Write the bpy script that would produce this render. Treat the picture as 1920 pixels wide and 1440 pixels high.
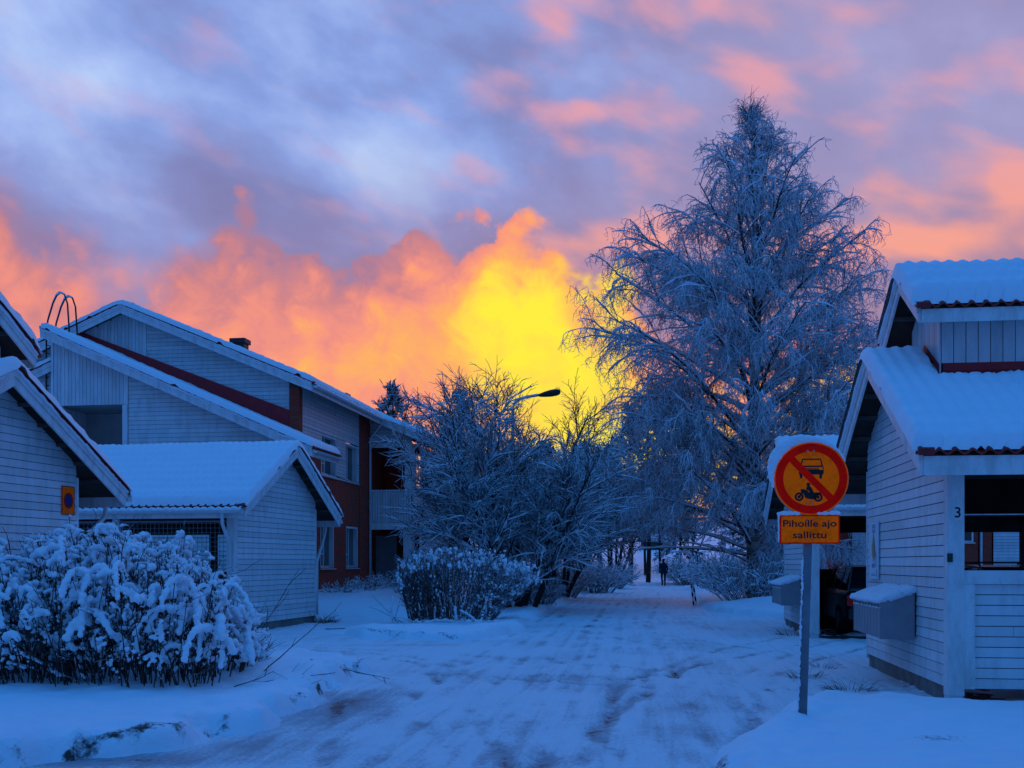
import bpy, bmesh, math, random
import numpy as np
DRAFT = False
from mathutils import Vector, Matrix

# ------------------------------------------------------------------ scene, camera, sky, sun
for o in list(bpy.data.objects):
    bpy.data.objects.remove(o)
SC = bpy.context.scene
COL = SC.collection
cam = bpy.data.objects.new('camera', bpy.data.cameras.new('camera'))
COL.objects.link(cam)
cam.location = (0, 0, 1.55)
cam.rotation_euler = (math.radians(90), 0, 0)
cam.data.sensor_width = 36
cam.data.lens = 37.5
cam.data.shift_y = 334 / 1920
cam.data.clip_start = 0.1
cam.data.clip_end = 3000
SC.camera = cam
SC.view_settings.view_transform = 'Standard'
SC.view_settings.look = 'None'
SC.view_settings.exposure = 0
SC.view_settings.gamma = 1
SC.cycles.max_bounces = 6
SC.cycles.diffuse_bounces = 3
SC.cycles.glossy_bounces = 3
SC.cycles.transparent_max_bounces = 12


class NT:
    """small helper to write node trees"""
    def __init__(s, tree):
        s.t = tree
        s.n = tree.nodes
        s.l = tree.links

    def node(s, typ, **kw):
        nd = s.n.new(typ)
        for k, v in kw.items():
            setattr(nd, k, v)
        return nd

    def put(s, sock, v):
        if v is None:
            return
        if isinstance(v, bpy.types.NodeSocket):
            s.l.new(v, sock)
        else:
            if isinstance(v, (tuple, list)) and len(v) == 3 and sock.type == 'RGBA':
                v = (*v, 1)
            sock.default_value = v

    def math(s, op, a, b=None, c=None, clamp=False):
        nd = s.node('ShaderNodeMath', operation=op, use_clamp=clamp)
        s.put(nd.inputs[0], a)
        s.put(nd.inputs[1], b)
        s.put(nd.inputs[2], c)
        return nd.outputs[0]

    def add(s, *a):
        r = a[0]
        for x in a[1:]:
            r = s.math('ADD', r, x)
        return r

    def mul(s, *a):
        r = a[0]
        for x in a[1:]:
            r = s.math('MULTIPLY', r, x)
        return r

    def sub(s, a, b):
        return s.math('SUBTRACT', a, b)

    def step(s, v, lo, hi, a=0.0, b=1.0, kind='SMOOTHSTEP'):
        nd = s.node('ShaderNodeMapRange', interpolation_type=kind, clamp=True) if kind == 'LINEAR' else s.node('ShaderNodeMapRange', interpolation_type=kind)
        s.put(nd.inputs[0], v)
        s.put(nd.inputs[1], lo)
        s.put(nd.inputs[2], hi)
        s.put(nd.inputs[3], a)
        s.put(nd.inputs[4], b)
        return nd.outputs[0]

    def xyz(s, x, y, z=0.0):
        nd = s.node('ShaderNodeCombineXYZ')
        s.put(nd.inputs[0], x)
        s.put(nd.inputs[1], y)
        s.put(nd.inputs[2], z)
        return nd.outputs[0]

    def noise(s, vec, scale, detail=4.0, rough=0.5, dist=0.0):
        nd = s.node('ShaderNodeTexNoise')
        if vec is not None:
            s.put(nd.inputs['Vector'], vec)
        s.put(nd.inputs['Scale'], scale)
        s.put(nd.inputs['Detail'], detail)
        s.put(nd.inputs['Roughness'], rough)
        s.put(nd.inputs['Distortion'], dist)
        return nd.outputs['Fac']

    def mix(s, f, a, b, blend='MIX'):
        nd = s.node('ShaderNodeMix', data_type='RGBA', blend_type=blend)
        s.put(nd.inputs[0], f)
        s.put(nd.inputs[6], a)
        s.put(nd.inputs[7], b)
        return nd.outputs[2]

    def ramp(s, f, stops, interp='LINEAR'):
        nd = s.node('ShaderNodeValToRGB')
        cr = nd.color_ramp
        cr.interpolation = interp
        while len(cr.elements) < len(stops):
            cr.elements.new(0.5)
        for e, (p, c) in zip(cr.elements, stops):
            e.position = p
            e.color = (*c, 1) if len(c) == 3 else c
        s.put(nd.inputs[0], f)
        return nd.outputs[0]

    def curve(s, v, pts):
        nd = s.node('ShaderNodeFloatCurve')
        c = nd.mapping.curves[0]
        while len(c.points) < len(pts):
            c.points.new(0.5, 0.5)
        for p, (x, y) in zip(c.points, pts):
            p.location = (x, y)
            p.handle_type = 'AUTO'
        nd.mapping.update()
        s.put(nd.inputs[1], v)
        return nd.outputs[0]


def sky():
    """winter dusk sky: blue zenith, streaky grey-lilac cloud, small pink puffs and a lit cloud bank over the sunset"""
    w = bpy.data.worlds.new('World')
    SC.world = w
    w.use_nodes = True
    w.node_tree.nodes.clear()
    t = NT(w.node_tree)
    d = t.node('ShaderNodeTexCoord').outputs['Generated']
    sp = t.node('ShaderNodeSeparateXYZ')
    t.put(sp.inputs[0], d)
    az = t.math('ARCTAN2', sp.outputs[0], sp.outputs[1])
    el = t.math('ARCSINE', sp.outputs[2])
    v2 = t.xyz(az, el)

    def blob(a, e, sa, se):
        qa = t.math('POWER', t.math('ABSOLUTE', t.mul(t.sub(az, a), 1 / sa)), 2.0)
        qe = t.math('POWER', t.math('ABSOLUTE', t.mul(t.sub(el, e), 1 / se)), 2.0)
        return t.math('EXPONENT', t.mul(t.add(qa, qe), -1.0))
    # --- streaky high cloud
    rot = t.node('ShaderNodeVectorRotate', rotation_type='Z_AXIS')
    t.put(rot.inputs['Vector'], v2)
    t.put(rot.inputs['Angle'], 0.30)
    sc = t.node('ShaderNodeVectorMath', operation='MULTIPLY')
    t.put(sc.inputs[0], rot.outputs[0])
    t.put(sc.inputs[1], (5.2, 8.6, 1.0))
    n1 = t.noise(sc.outputs[0], 1.0, 6.0, 0.55, 0.15)
    sc2 = t.node('ShaderNodeVectorMath', operation='MULTIPLY')
    t.put(sc2.inputs[0], v2)
    t.put(sc2.inputs[1], (4.0, 9.0, 1.0))
    n2 = t.noise(sc2.outputs[0], 1.0, 3.0, 0.5, 0.3)
    hi = t.add(n1, t.mul(t.sub(n2, 0.5), 0.5), t.mul(blob(-0.15, 0.36, 0.14, 0.035), 0.14), t.mul(blob(-0.1, 0.345, 0.05, 0.05), 0.22),
               t.mul(blob(-0.42, 0.46, 0.16, 0.09), 0.22), t.mul(blob(-0.2, 0.39, 0.12, 0.05), -0.0), t.mul(blob(-0.31, 0.40, 0.1, 0.02), 0.10), t.mul(blob(-0.23, 0.31, 0.13, 0.04), -0.16))
    base = t.ramp(t.step(hi, 0.26, 0.86, kind='LINEAR'), [(0.0, (0.19, 0.20, 0.44)), (0.32, (0.215, 0.265, 0.57)), (0.55, (0.25, 0.36, 0.76)), (0.76, (0.35, 0.48, 0.88)), (1.0, (0.47, 0.62, 0.95))])
    lil = t.ramp(n1, [(0.25, (0.28, 0.265, 0.50)), (0.5, (0.335, 0.32, 0.58)), (0.75, (0.40, 0.41, 0.70))])
    rgt = t.step(t.add(az, t.mul(t.sub(n2, 0.5), 0.25)), -0.05, 0.26)
    col = t.mix(rgt, base, lil)
    # mauve veil over the bank
    veil = t.mul(t.step(t.add(el, t.mul(t.sub(n2, 0.5), 0.12)), 0.40, 0.24), t.step(az, -0.3, 0.15, 0.35, 0.9))
    col = t.mix(veil, col, (0.36, 0.23, 0.36))
    # --- pink puffs
    sc3 = t.node('ShaderNodeVectorMath', operation='MULTIPLY')
    t.put(sc3.inputs[0], rot.outputs[0])
    t.put(sc3.inputs[1], (11.0, 25.0, 1.0))
    n3 = t.noise(sc3.outputs[0], 1.0, 4.0, 0.45, 0.2)
    pm = t.mul(t.step(t.add(n3, t.mul(blob(0.22, 0.47, 0.12, 0.05), 0.17), t.mul(blob(0.37, 0.33, 0.12, 0.05), 0.12), t.mul(blob(0.05, 0.475, 0.035, 0.025), 0.3),
                            t.mul(blob(0.065, 0.40, 0.035, 0.012), 0.34), t.mul(blob(0.14, 0.39, 0.07, 0.012), 0.2), t.mul(blob(0.24, 0.42, 0.03, 0.02), 0.15), t.mul(blob(0.36, 0.275, 0.12, 0.022), 0.32), t.mul(blob(0.44, 0.31, 0.02, 0.018), 0.4),
                            t.mul(blob(-0.13, 0.492, 0.02, 0.01), 0.35), t.mul(blob(-0.3, 0.385, 0.05, 0.015), 0.16), t.mul(blob(0.1, 0.30, 0.09, 0.04), 0.16)), 0.50, 0.88), t.step(az, -0.28, 0.08, 0.4, 1.0))
    pk = t.mix(t.step(el, 0.24, 0.40), (1.0, 0.38, 0.26), (0.80, 0.36, 0.42))
    col = t.mix(t.mul(pm, 0.9), col, pk)
    # --- the lit bank
    def px(x, y):
        u = (x - 960) / 2000
        vv = (1054 - y) / 2000
        return math.atan(u), math.atan(vv / math.sqrt(1 + u * u))
    top = [(-600, 520), (-200, 420), (0, 362), (60, 372), (130, 398), (190, 440), (250, 468), (300, 455), (340, 425), (400, 422), (460, 396), (500, 430), (545, 470),
           (590, 482), (620, 525), (660, 502), (700, 470), (750, 447), (800, 424), (845, 452), (870, 440), (885, 424), (930, 420), (970, 428), (1030, 452), (1060, 505),
           (1095, 538), (1122, 522), (1145, 503), (1180, 525), (1215, 590), (1300, 645), (1560, 560), (1700, 640), (2000, 660), (2600, 740)]
    pts = []
    for x, y in top:
        a, e = px(x, y)
        pts.append(((a + 0.75) / 1.5, e / 0.5))
    sb = t.noise(v2, 26.0, 7.0, 0.62, 0.35)
    sb2 = t.noise(v2, 9.0, 4.0, 0.55, 0.5)
    vor = t.node('ShaderNodeTexVoronoi', feature='F1')
    dv = t.node('ShaderNodeVectorMath', operation='ADD')
    t.put(dv.inputs[0], v2)
    t.put(dv.inputs[1], t.xyz(t.mul(t.sub(sb, 0.5), 0.05), t.mul(t.sub(sb2, 0.5), 0.06)))
    t.put(vor.inputs['Vector'], dv.outputs[0])
    vor.inputs['Scale'].default_value = 24.0
    vor.inputs['Detail'].default_value = 1.0
    vor.inputs['Roughness'].default_value = 0.55
    puff = t.sub(0.42, vor.outputs['Distance'])
    wa = t.add(az, t.mul(t.sub(sb, 0.5), 0.022), t.mul(t.sub(t.noise(t.xyz(az, el, 3.7), 60.0, 4.0, 0.6), 0.5), 0.012))
    ctop = t.mul(t.curve(t.mul(t.add(wa, 0.75), 1 / 1.5), pts), 0.5)
    edge = t.sub(t.add(ctop, t.mul(t.sub(sb, 0.5), 0.038), t.mul(t.sub(sb2, 0.5), 0.026), t.mul(puff, 0.045), 0.026), el)
    soft = t.add(0.014, t.mul(blob(-0.36, 0.27, 0.075, 0.2), 0.09), t.mul(blob(0.36, 0.27, 0.2, 0.2), 0.06))
    bm = t.step(edge, 0.0, soft)
    glow = t.add(t.mul(blob(0.0, 0.24, 0.07, 0.10), 0.54), t.mul(blob(0.09, 0.19, 0.085, 0.11), 0.64), t.mul(blob(0.10, 0.26, 0.03, 0.03), 0.3), t.mul(blob(0.12, 0.08, 0.17, 0.06), 0.55),
                 t.mul(blob(0.31, 0.15, 0.07, 0.06), 0.62), t.mul(blob(-0.13, 0.18, 0.14, 0.07), 0.30), t.mul(blob(-0.20, 0.28, 0.16, 0.035), -0.05), t.mul(blob(-0.47, 0.33, 0.05, 0.03), 0.12))
    sb3 = t.noise(t.xyz(az, t.mul(el, 1.3), 9.1), 17.0, 6.0, 0.6, 0.8)
    val = t.add(t.mul(t.sub(sb3, 0.5), 0.75), t.mul(sb, 0.32), t.mul(sb2, 0.34), t.mul(puff, 0.16), glow, t.step(edge, 0.0, 0.09, -0.24, 0.04), -0.02)
    bank = t.ramp(t.mul(val, t.step(val, 0.5, 1.3, 1.0, 0.86)), [(0.0, (0.42, 0.21, 0.32)), (0.20, (0.66, 0.24, 0.25)), (0.36, (0.87, 0.285, 0.235)), (0.50, (0.97, 0.335, 0.20)), (0.68, (1.0, 0.45, 0.13)), (0.86, (1.0, 0.72, 0.08)), (1.0, (1.0, 0.86, 0.055))])
    col = t.mix(bm, col, bank)
    # away from the sunset and overhead: deep blue
    side = t.step(t.math('ABSOLUTE', az), 0.62, 1.25)
    up = t.step(el, 0.52, 0.95)
    zen = t.mix(t.step(el, 0.05, 1.0), ZB, ZT)
    col = t.mix(t.math('MAXIMUM', side, up), col, zen)
    col = t.mix(t.step(el, 0.0, -0.08), col, (0.03, 0.06, 0.18))
    w.cycles.sampling_method = 'MANUAL'
    w.cycles.sample_map_resolution = 512
    bg = t.node('ShaderNodeBackground')
    t.put(bg.inputs[0], col)
    t.put(bg.inputs[1], 1.0)
    out = t.node('ShaderNodeOutputWorld')
    t.l.new(bg.outputs[0], out.inputs[0])


ZB = (0.040, 0.10, 0.29)
ZT = (0.032, 0.265, 0.88)
sky()
sun = bpy.data.objects.new('sun', bpy.data.lights.new('sun', 'SUN'))
COL.objects.link(sun)
sun.data.energy = 0.30
sun.data.angle = math.radians(12)
sun.data.color = (1.0, 0.42, 0.14)
sun.rotation_euler = Vector((-0.10, -1.0, -0.11)).to_track_quat('-Z', 'Y').to_euler()

# ------------------------------------------------------------------ helpers
RNG = np.random.default_rng(7)


def tag(o, label=None, cat=None, group=None, kind=None):
    if label:
        o['label'] = label
    if cat:
        o['category'] = cat
    if group:
        o['group'] = group
    if kind:
        o['kind'] = kind
    return o


def empty(name, loc, rz=0.0):
    o = bpy.data.objects.new(name, None)
    o.empty_display_size = 0.3
    COL.objects.link(o)
    o.location = loc
    o.rotation_euler = (0, 0, rz)
    return o


def link_mesh(name, me, mat, parent=None, smooth=False):
    o = bpy.data.objects.new(name, me)
    COL.objects.link(o)
    if mat is not None:
        for m in (mat if isinstance(mat, (list, tuple)) else [mat]):
            me.materials.append(m)
    if parent is not None:
        o.parent = parent
    if smooth:
        me.polygons.foreach_set('use_smooth', np.ones(len(me.polygons), dtype=bool))
    return o


def np_mesh(name, V, F, mat, parent=None, smooth=True, k=None):
    """mesh from numpy arrays; all faces have k corners"""
    V = np.ascontiguousarray(V, dtype=np.float32)
    F = np.ascontiguousarray(F, dtype=np.int32)
    k = F.shape[1]
    me = bpy.data.meshes.new(name)
    me.vertices.add(len(V))
    me.vertices.foreach_set('co', V.ravel())
    me.loops.add(F.size)
    me.loops.foreach_set('vertex_index', F.ravel())
    me.polygons.add(len(F))
    me.polygons.foreach_set('loop_start', np.arange(len(F), dtype=np.int32) * k)
    me.polygons.foreach_set('loop_total', np.full(len(F), k, dtype=np.int32))
    me.update(calc_edges=True)
    return link_mesh(name, me, mat, parent, smooth)


class MB:
    """collects solid pieces of ONE part; s = -1 mirrors x, s = 'y' swaps x and y"""
    def __init__(self, s=1):
        self.v = []
        self.f = []
        self.s = s

    def raw(self, vs, fs):
        b = len(self.v)
        if self.s == 'y':
            self.v += [(y, x, z) for x, y, z in vs]
        else:
            self.v += [(self.s * x, y, z) for x, y, z in vs]
        self.f += [tuple(b + i for i in f) for f in fs]

    def box(self, x0, x1, y0, y1, z0, z1):
        self.raw([(x0, y0, z0), (x1, y0, z0), (x1, y1, z0), (x0, y1, z0), (x0, y0, z1), (x1, y0, z1), (x1, y1, z1), (x0, y1, z1)],
                 [(0, 3, 2, 1), (4, 5, 6, 7), (0, 1, 5, 4), (1, 2, 6, 5), (2, 3, 7, 6), (3, 0, 4, 7)])

    def prism(self, poly, axis, a, b):
        """poly of 2-D points extruded along axis ('x': poly is (y,z); 'y': (x,z); 'z': (x,y))"""
        n = len(poly)

        def p(q, t):
            return {'x': (t, q[0], q[1]), 'y': (q[0], t, q[1]), 'z': (q[0], q[1], t)}[axis]
        vs = [p(q, a) for q in poly] + [p(q, b) for q in poly]
        fs = [tuple(range(n))[::-1], tuple(range(n, 2 * n))] + [(i, (i + 1) % n, n + (i + 1) % n, n + i) for i in range(n)]
        self.raw(vs, fs)

    def tube(self, pts, r, n=8, cap=True):
        pts = [Vector(p) for p in pts]
        rr = r if isinstance(r, (list, tuple)) else [r] * len(pts)
        vs = []
        fs = []
        ref = None
        for i, p in enumerate(pts):
            t = (pts[min(i + 1, len(pts) - 1)] - pts[max(i - 1, 0)]).normalized()
            if ref is None:
                ref = Vector((0, 0, 1)) if abs(t.z) < 0.8 else Vector((1, 0, 0))
            a = (ref - t * ref.dot(t)).normalized()
            ref = a
            b = t.cross(a)
            for k in range(n):
                q = 2 * math.pi * k / n
                vs.append(p + (a * math.cos(q) + b * math.sin(q)) * rr[i])
        for i in range(len(pts) - 1):
            for k in range(n):
                fs.append((i * n + k, i * n + (k + 1) % n, (i + 1) * n + (k + 1) % n, (i + 1) * n + k))
        if cap:
            fs.append(tuple(range(n))[::-1])
            fs.append(tuple((len(pts) - 1) * n + k for k in range(n)))
        self.raw([tuple(v) for v in vs], fs)

    def build(self, name, mat, parent=None, smooth=False, bevel=0.0, label=None):
        me = bpy.data.meshes.new(name)
        me.from_pydata(self.v, [], self.f)
        bm = bmesh.new()
        bm.from_mesh(me)
        bmesh.ops.recalc_face_normals(bm, faces=bm.faces)
        if bevel:
            bmesh.ops.bevel(bm, geom=[e for e in bm.edges if len(e.link_faces) == 2 and e.calc_face_angle(0) > 0.5], offset=bevel, segments=2, affect='EDGES', profile=0.6)
        bm.to_mesh(me)
        bm.free()
        o = link_mesh(name, me, mat, parent, smooth)
        if label:
            o['label'] = label
        return o


def h2(ix, iy, seed):
    n = (ix.astype(np.int64) * 374761393 + iy.astype(np.int64) * 668265263 + seed * 144665) & 0xffffffff
    n = ((n ^ (n >> 13)) * 1274126177) & 0xffffffff
    return ((n ^ (n >> 16)) & 0xffff) / 65535.0


def vnoise(x, y, seed=0):
    ix = np.floor(x)
    iy = np.floor(y)
    fx = x - ix
    fy = y - iy
    fx = fx * fx * (3 - 2 * fx)
    fy = fy * fy * (3 - 2 * fy)
    a = h2(ix, iy, seed)
    b = h2(ix + 1, iy, seed)
    c = h2(ix, iy + 1, seed)
    d = h2(ix + 1, iy + 1, seed)
    return (a + (b - a) * fx) * (1 - fy) + (c + (d - c) * fx) * fy


def fbm(x, y, seed=0, octv=4, gain=0.5):
    s = 0
    a = 1.0
    t = 0
    for i in range(octv):
        s = s + a * vnoise(x * 2 ** i, y * 2 ** i, seed + i * 17)
        t += a
        a *= gain
    return s / t


def sst(x, a, b):
    t = np.clip((x - a) / (b - a), 0, 1)
    return t * t * (3 - 2 * t)


# ------------------------------------------------------------------ materials
def principled(name, color, rough=0.7, spec=0.3, metal=0.0):
    m = bpy.data.materials.new(name)
    m.use_nodes = True
    t = NT(m.node_tree)
    p = m.node_tree.nodes['Principled BSDF']
    p.inputs['Base Color'].default_value = (*color, 1)
    p.inputs['Roughness'].default_value = rough
    p.inputs['Specular IOR Level'].default_value = spec
    p.inputs['Metallic'].default_value = metal
    return m, t, p


def bump(t, p, h, strength=0.4, dist=0.02):
    nd = t.node('ShaderNodeBump')
    t.put(nd.inputs['Height'], h)
    nd.inputs['Strength'].default_value = strength
    nd.inputs['Distance'].default_value = dist
    t.l.new(nd.outputs[0], p.inputs['Normal'])


def objco(t):
    return t.node('ShaderNodeTexCoord').outputs['Object']


def mottled(name, c1, c2, scale, rough=0.7, spec=0.3, bs=0.0, bscale=None, metal=0.0, detail=4):
    m, t, p = principled(name, c1, rough, spec, metal)
    oc = objco(t)
    n = t.noise(oc, scale, detail, 0.6)
    t.put(p.inputs['Base Color'], t.mix(t.step(n, 0.3, 0.7), c1, c2))
    if bs:
        bump(t, p, t.noise(oc, bscale or scale * 3, 3, 0.6), bs, 0.01)
    return m


def mat_snow(name='snow', grain=60, lump=6, bs=0.35):
    m, t, p = principled(name, (0.86, 0.88, 0.92), 0.65, 0.25)
    oc = objco(t)
    n = t.noise(oc, lump, 5, 0.6)
    t.put(p.inputs['Base Color'], t.mix(n, (0.80, 0.83, 0.89), (0.90, 0.92, 0.95)))
    bump(t, p, t.add(t.mul(n, 0.6), t.mul(t.noise(oc, grain, 3, 0.7), 0.35)), bs, 0.03)
    return m


def mat_twig(name, bark, lo=-0.15, hi=0.45, amp=0.9, snowc=(0.84, 0.87, 0.92), nscale=9.0, bias=0.0):
    """bark with snow lying on whatever faces up"""
    m, t, p = principled(name, bark, 0.75, 0.2)
    g = t.node('ShaderNodeNewGeometry')
    sp = t.node('ShaderNodeSeparateXYZ')
    t.put(sp.inputs[0], g.outputs['Normal'])
    n = t.noise(objco(t), nscale, 3, 0.6)
    f = t.step(t.add(sp.outputs[2], bias, t.mul(t.sub(n, 0.5), amp)), lo, hi)
    t.put(p.inputs['Base Color'], t.mix(f, bark, snowc))
    return m


def mat_paint(name, c, dirt=(0.35, 0.33, 0.30), amount=0.16):
    m, t, p = principled(name, c, 0.5, 0.35)
    oc = objco(t)
    st = t.node('ShaderNodeVectorMath', operation='MULTIPLY')
    t.put(st.inputs[0], oc)
    t.put(st.inputs[1], (3.0, 3.0, 0.8))
    n = t.noise(st.outputs[0], 2.0, 6, 0.65)
    fine = t.noise(oc, 40, 3, 0.6)
    isl = t.node('ShaderNodeNewGeometry').outputs['Random Per Island']
    cc = t.mix(isl, tuple(x * 0.86 for x in c), tuple(min(x * 1.06, 0.85) for x in c))
    t.put(p.inputs['Base Color'], t.mix(t.mul(t.step(t.add(n, t.mul(fine, 0.25)), 0.5, 0.85), amount * 2.2), cc, dirt))
    bump(t, p, t.noise(oc, 90, 2, 0.5), 0.12, 0.004)
    return m


def mat_brick(name):
    m, t, p = principled(name, (0.36, 0.085, 0.05), 0.85, 0.2)
    oc = objco(t)
    sp = t.node('ShaderNodeSeparateXYZ')
    t.put(sp.inputs[0], oc)
    vec = t.xyz(t.add(sp.outputs[0], sp.outputs[1]), sp.outputs[2])
    b = t.node('ShaderNodeTexBrick')
    t.put(b.inputs['Vector'], vec)
    b.inputs['Color1'].default_value = (0.62, 0.075, 0.035, 1)
    b.inputs['Color2'].default_value = (0.48, 0.055, 0.028, 1)
    b.inputs['Mortar'].default_value = (0.20, 0.10, 0.08, 1)
    b.inputs['Scale'].default_value = 1.0
    b.inputs['Mortar Size'].default_value = 0.008
    b.inputs['Brick Width'].default_value = 0.28
    b.inputs['Row Height'].default_value = 0.08
    t.put(p.inputs['Base Color'], t.mix(t.mul(t.noise(oc, 3, 4), 0.35), b.outputs['Color'], (0.2, 0.05, 0.04)))
    bump(t, p, t.sub(1.0, b.outputs['Fac']), 0.4, 0.01)
    return m


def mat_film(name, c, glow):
    """traffic-sign film; glow is added emission that lifts the film colour under the blue dusk sky"""
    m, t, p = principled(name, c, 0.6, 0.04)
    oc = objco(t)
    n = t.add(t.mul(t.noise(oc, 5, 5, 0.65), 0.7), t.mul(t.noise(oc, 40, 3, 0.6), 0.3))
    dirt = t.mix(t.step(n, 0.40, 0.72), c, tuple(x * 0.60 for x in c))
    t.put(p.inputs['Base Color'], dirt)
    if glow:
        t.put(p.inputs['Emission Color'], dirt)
        p.inputs['Emission Strength'].default_value = glow  # added glow; the film itself is no light source
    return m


def mat_glass(name='window_glass'):
    m, t, p = principled(name, (0.012, 0.014, 0.018), 0.04, 0.9)
    p.inputs['IOR'].default_value = 1.5
    p.inputs['Coat Weight'].default_value = 0.6
    p.inputs['Coat Roughness'].default_value = 0.03
    bump(t, p, t.noise(objco(t), 1.2, 2), 0.05, 0.05)
    return m


M = {}
M['snow'] = mat_snow()
M['roof_snow'] = mat_snow('roof_snow', 45, 5, 0.45)
M['bush_snow'] = mat_snow('bush_snow', 40, 9, 0.5)
M['white'] = mat_paint('white_paint', (0.74, 0.75, 0.76))
M['trim'] = mat_paint('trim_paint', (0.80, 0.80, 0.80), amount=0.22)
M['groove'] = principled('groove_dark', (0.03, 0.03, 0.035), 0.9, 0.1)[0]
M['under'] = mottled('dark_wood', (0.035, 0.026, 0.022), (0.06, 0.045, 0.036), 3, 0.85, 0.1, 0.2, 30)
M['purlin'] = mottled('grey_wood', (0.16, 0.13, 0.115), (0.10, 0.08, 0.07), 6, 0.85, 0.1)
M['tile'] = mottled('red_tile', (0.36, 0.032, 0.026), (0.24, 0.022, 0.022), 8, 0.6, 0.3, 0.2, 40)
M['flash'] = mottled('red_sheet', (0.50, 0.025, 0.03), (0.42, 0.02, 0.028), 3, 0.45, 0.35)
M['concrete'] = mottled('concrete', (0.26, 0.24, 0.22), (0.17, 0.155, 0.14), 4, 0.9, 0.15, 0.35, 50)
M['asphalt'] = mottled('asphalt_floor', (0.035, 0.035, 0.038), (0.055, 0.052, 0.05), 9, 0.85, 0.2, 0.3, 90)
M['metal_w'] = mottled('white_gutter', (0.66, 0.67, 0.68), (0.56, 0.57, 0.58), 5, 0.4, 0.4)
M['grey_metal'] = mottled('galvanised', (0.30, 0.31, 0.33), (0.22, 0.23, 0.25), 8, 0.5, 0.45, metal=0.3)
M['dark_metal'] = principled('dark_metal', (0.025, 0.025, 0.028), 0.5, 0.4)[0]
M['black'] = principled('black_paint', (0.012, 0.012, 0.013), 0.5, 0.3)[0]
M['glass'] = mat_glass()
M['brick'] = mat_brick('red_brick')
M['bark'] = mottled('bark', (0.055, 0.04, 0.035), (0.03, 0.022, 0.02), 10, 0.9, 0.1, 0.5, 40)
M['twig'] = mat_twig('snowy_twig', (0.05, 0.034, 0.03), -0.25, 0.35, 0.9)
M['twig_birch'] = mat_twig('snowy_birch_twig', (0.055, 0.036, 0.034), -0.55, 0.20, 1.2, bias=0.12)
M['twig_bare'] = mat_twig('bare_twig', (0.07, 0.035, 0.025), 0.2, 0.8, 0.8)
M['cane'] = mat_twig('brown_cane', (0.085, 0.045, 0.038), 0.25, 0.8, 0.8)
M['needle'] = mat_twig('snowy_needles', (0.016, 0.026, 0.018), 0.05, 0.6, 0.9, nscale=3.0)
M['needle_far'] = mat_twig('far_needles', (0.02, 0.028, 0.022), 0.1, 0.8, 0.9, nscale=2.0)


def mat_birch():
    m, t, p = principled('birch_bark', (0.5, 0.47, 0.42), 0.8, 0.2)
    oc = objco(t)
    sc = t.node('ShaderNodeVectorMath', operation='MULTIPLY')
    t.put(sc.inputs[0], oc)
    t.put(sc.inputs[1], (1.2, 1.2, 4.5))
    n = t.noise(sc.outputs[0], 1.6, 5, 0.65)
    t.put(p.inputs['Base Color'], t.mix(t.step(n, 0.40, 0.58), (0.045, 0.038, 0.034), (0.42, 0.36, 0.30)))
    bump(t, p, n, 0.5, 0.03)
    return m


M['birch'] = mat_birch()


# ------------------------------------------------------------------ vegetation tools
class Tubes:
    """many thin branches of ONE part"""
    def __init__(self):
        self.V = []
        self.F = []
        self.n = 0

    def add(self, P, R, sides=3):
        """P (N,K,3), R (N,K)"""
        P = np.asarray(P, dtype=float)
        R = np.asarray(R, dtype=float)
        N, K, _ = P.shape
        if N == 0:
            return
        T = np.gradient(P, axis=1)
        T /= np.linalg.norm(T, axis=2, keepdims=True) + 1e-9
        mean = T.mean(axis=1)
        ref = np.where((np.abs(mean[:, 2]) < 0.75)[:, None], np.array([0, 0, 1.0]), np.array([1.0, 0.3, 0]))
        A = ref[:, None, :] - T * (T * ref[:, None, :]).sum(2, keepdims=True)
        A /= np.linalg.norm(A, axis=2, keepdims=True) + 1e-9
        B = np.cross(T, A)
        q = 2 * np.pi * np.arange(sides) / sides + 0.5
        V = P[:, :, None, :] + R[:, :, None, None] * (np.cos(q)[None, None, :, None] * A[:, :, None, :] + np.sin(q)[None, None, :, None] * B[:, :, None, :])
        idx = np.arange(N * K * sides).reshape(N, K, sides) + self.n
        a = idx[:, :-1, :]
        b = np.roll(idx, -1, axis=2)[:, :-1, :]
        c = np.roll(idx, -1, axis=2)[:, 1:, :]
        d = idx[:, 1:, :]
        self.F.append(np.stack([a, b, c, d], axis=-1).reshape(-1, 4))
        self.V.append(V.reshape(-1, 3))
        self.n += N * K * sides

    def build(self, name, mat, parent=None, smooth=True):
        return np_mesh(name, np.concatenate(self.V), np.concatenate(self.F), mat, parent, smooth)


def unit(v):
    return v / (np.linalg.norm(v, axis=-1, keepdims=True) + 1e-9)


def strands(org, dirs, length, K, rng, grav=0.0, wob=0.15, up=0.0):
    """grow N curved strands; grav bends them down, up bends them up (per unit of the strand)"""
    org = np.asarray(org, float)
    N = len(org)
    d = unit(np.asarray(dirs, float))
    L = np.broadcast_to(np.asarray(length, float), (N,))
    g = np.broadcast_to(np.asarray(grav, float), (N,))
    P = np.zeros((N, K, 3))
    P[:, 0] = org
    step = (L / (K - 1))[:, None]
    for k in range(1, K):
        P[:, k] = P[:, k - 1] + d * step
        d = d + rng.normal(0, wob, (N, 3))
        d[:, 2] += (-g + up) * 1.0 / (K - 1) * (0.4 + 1.2 * k / K)
        d = unit(d)
    return P


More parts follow.
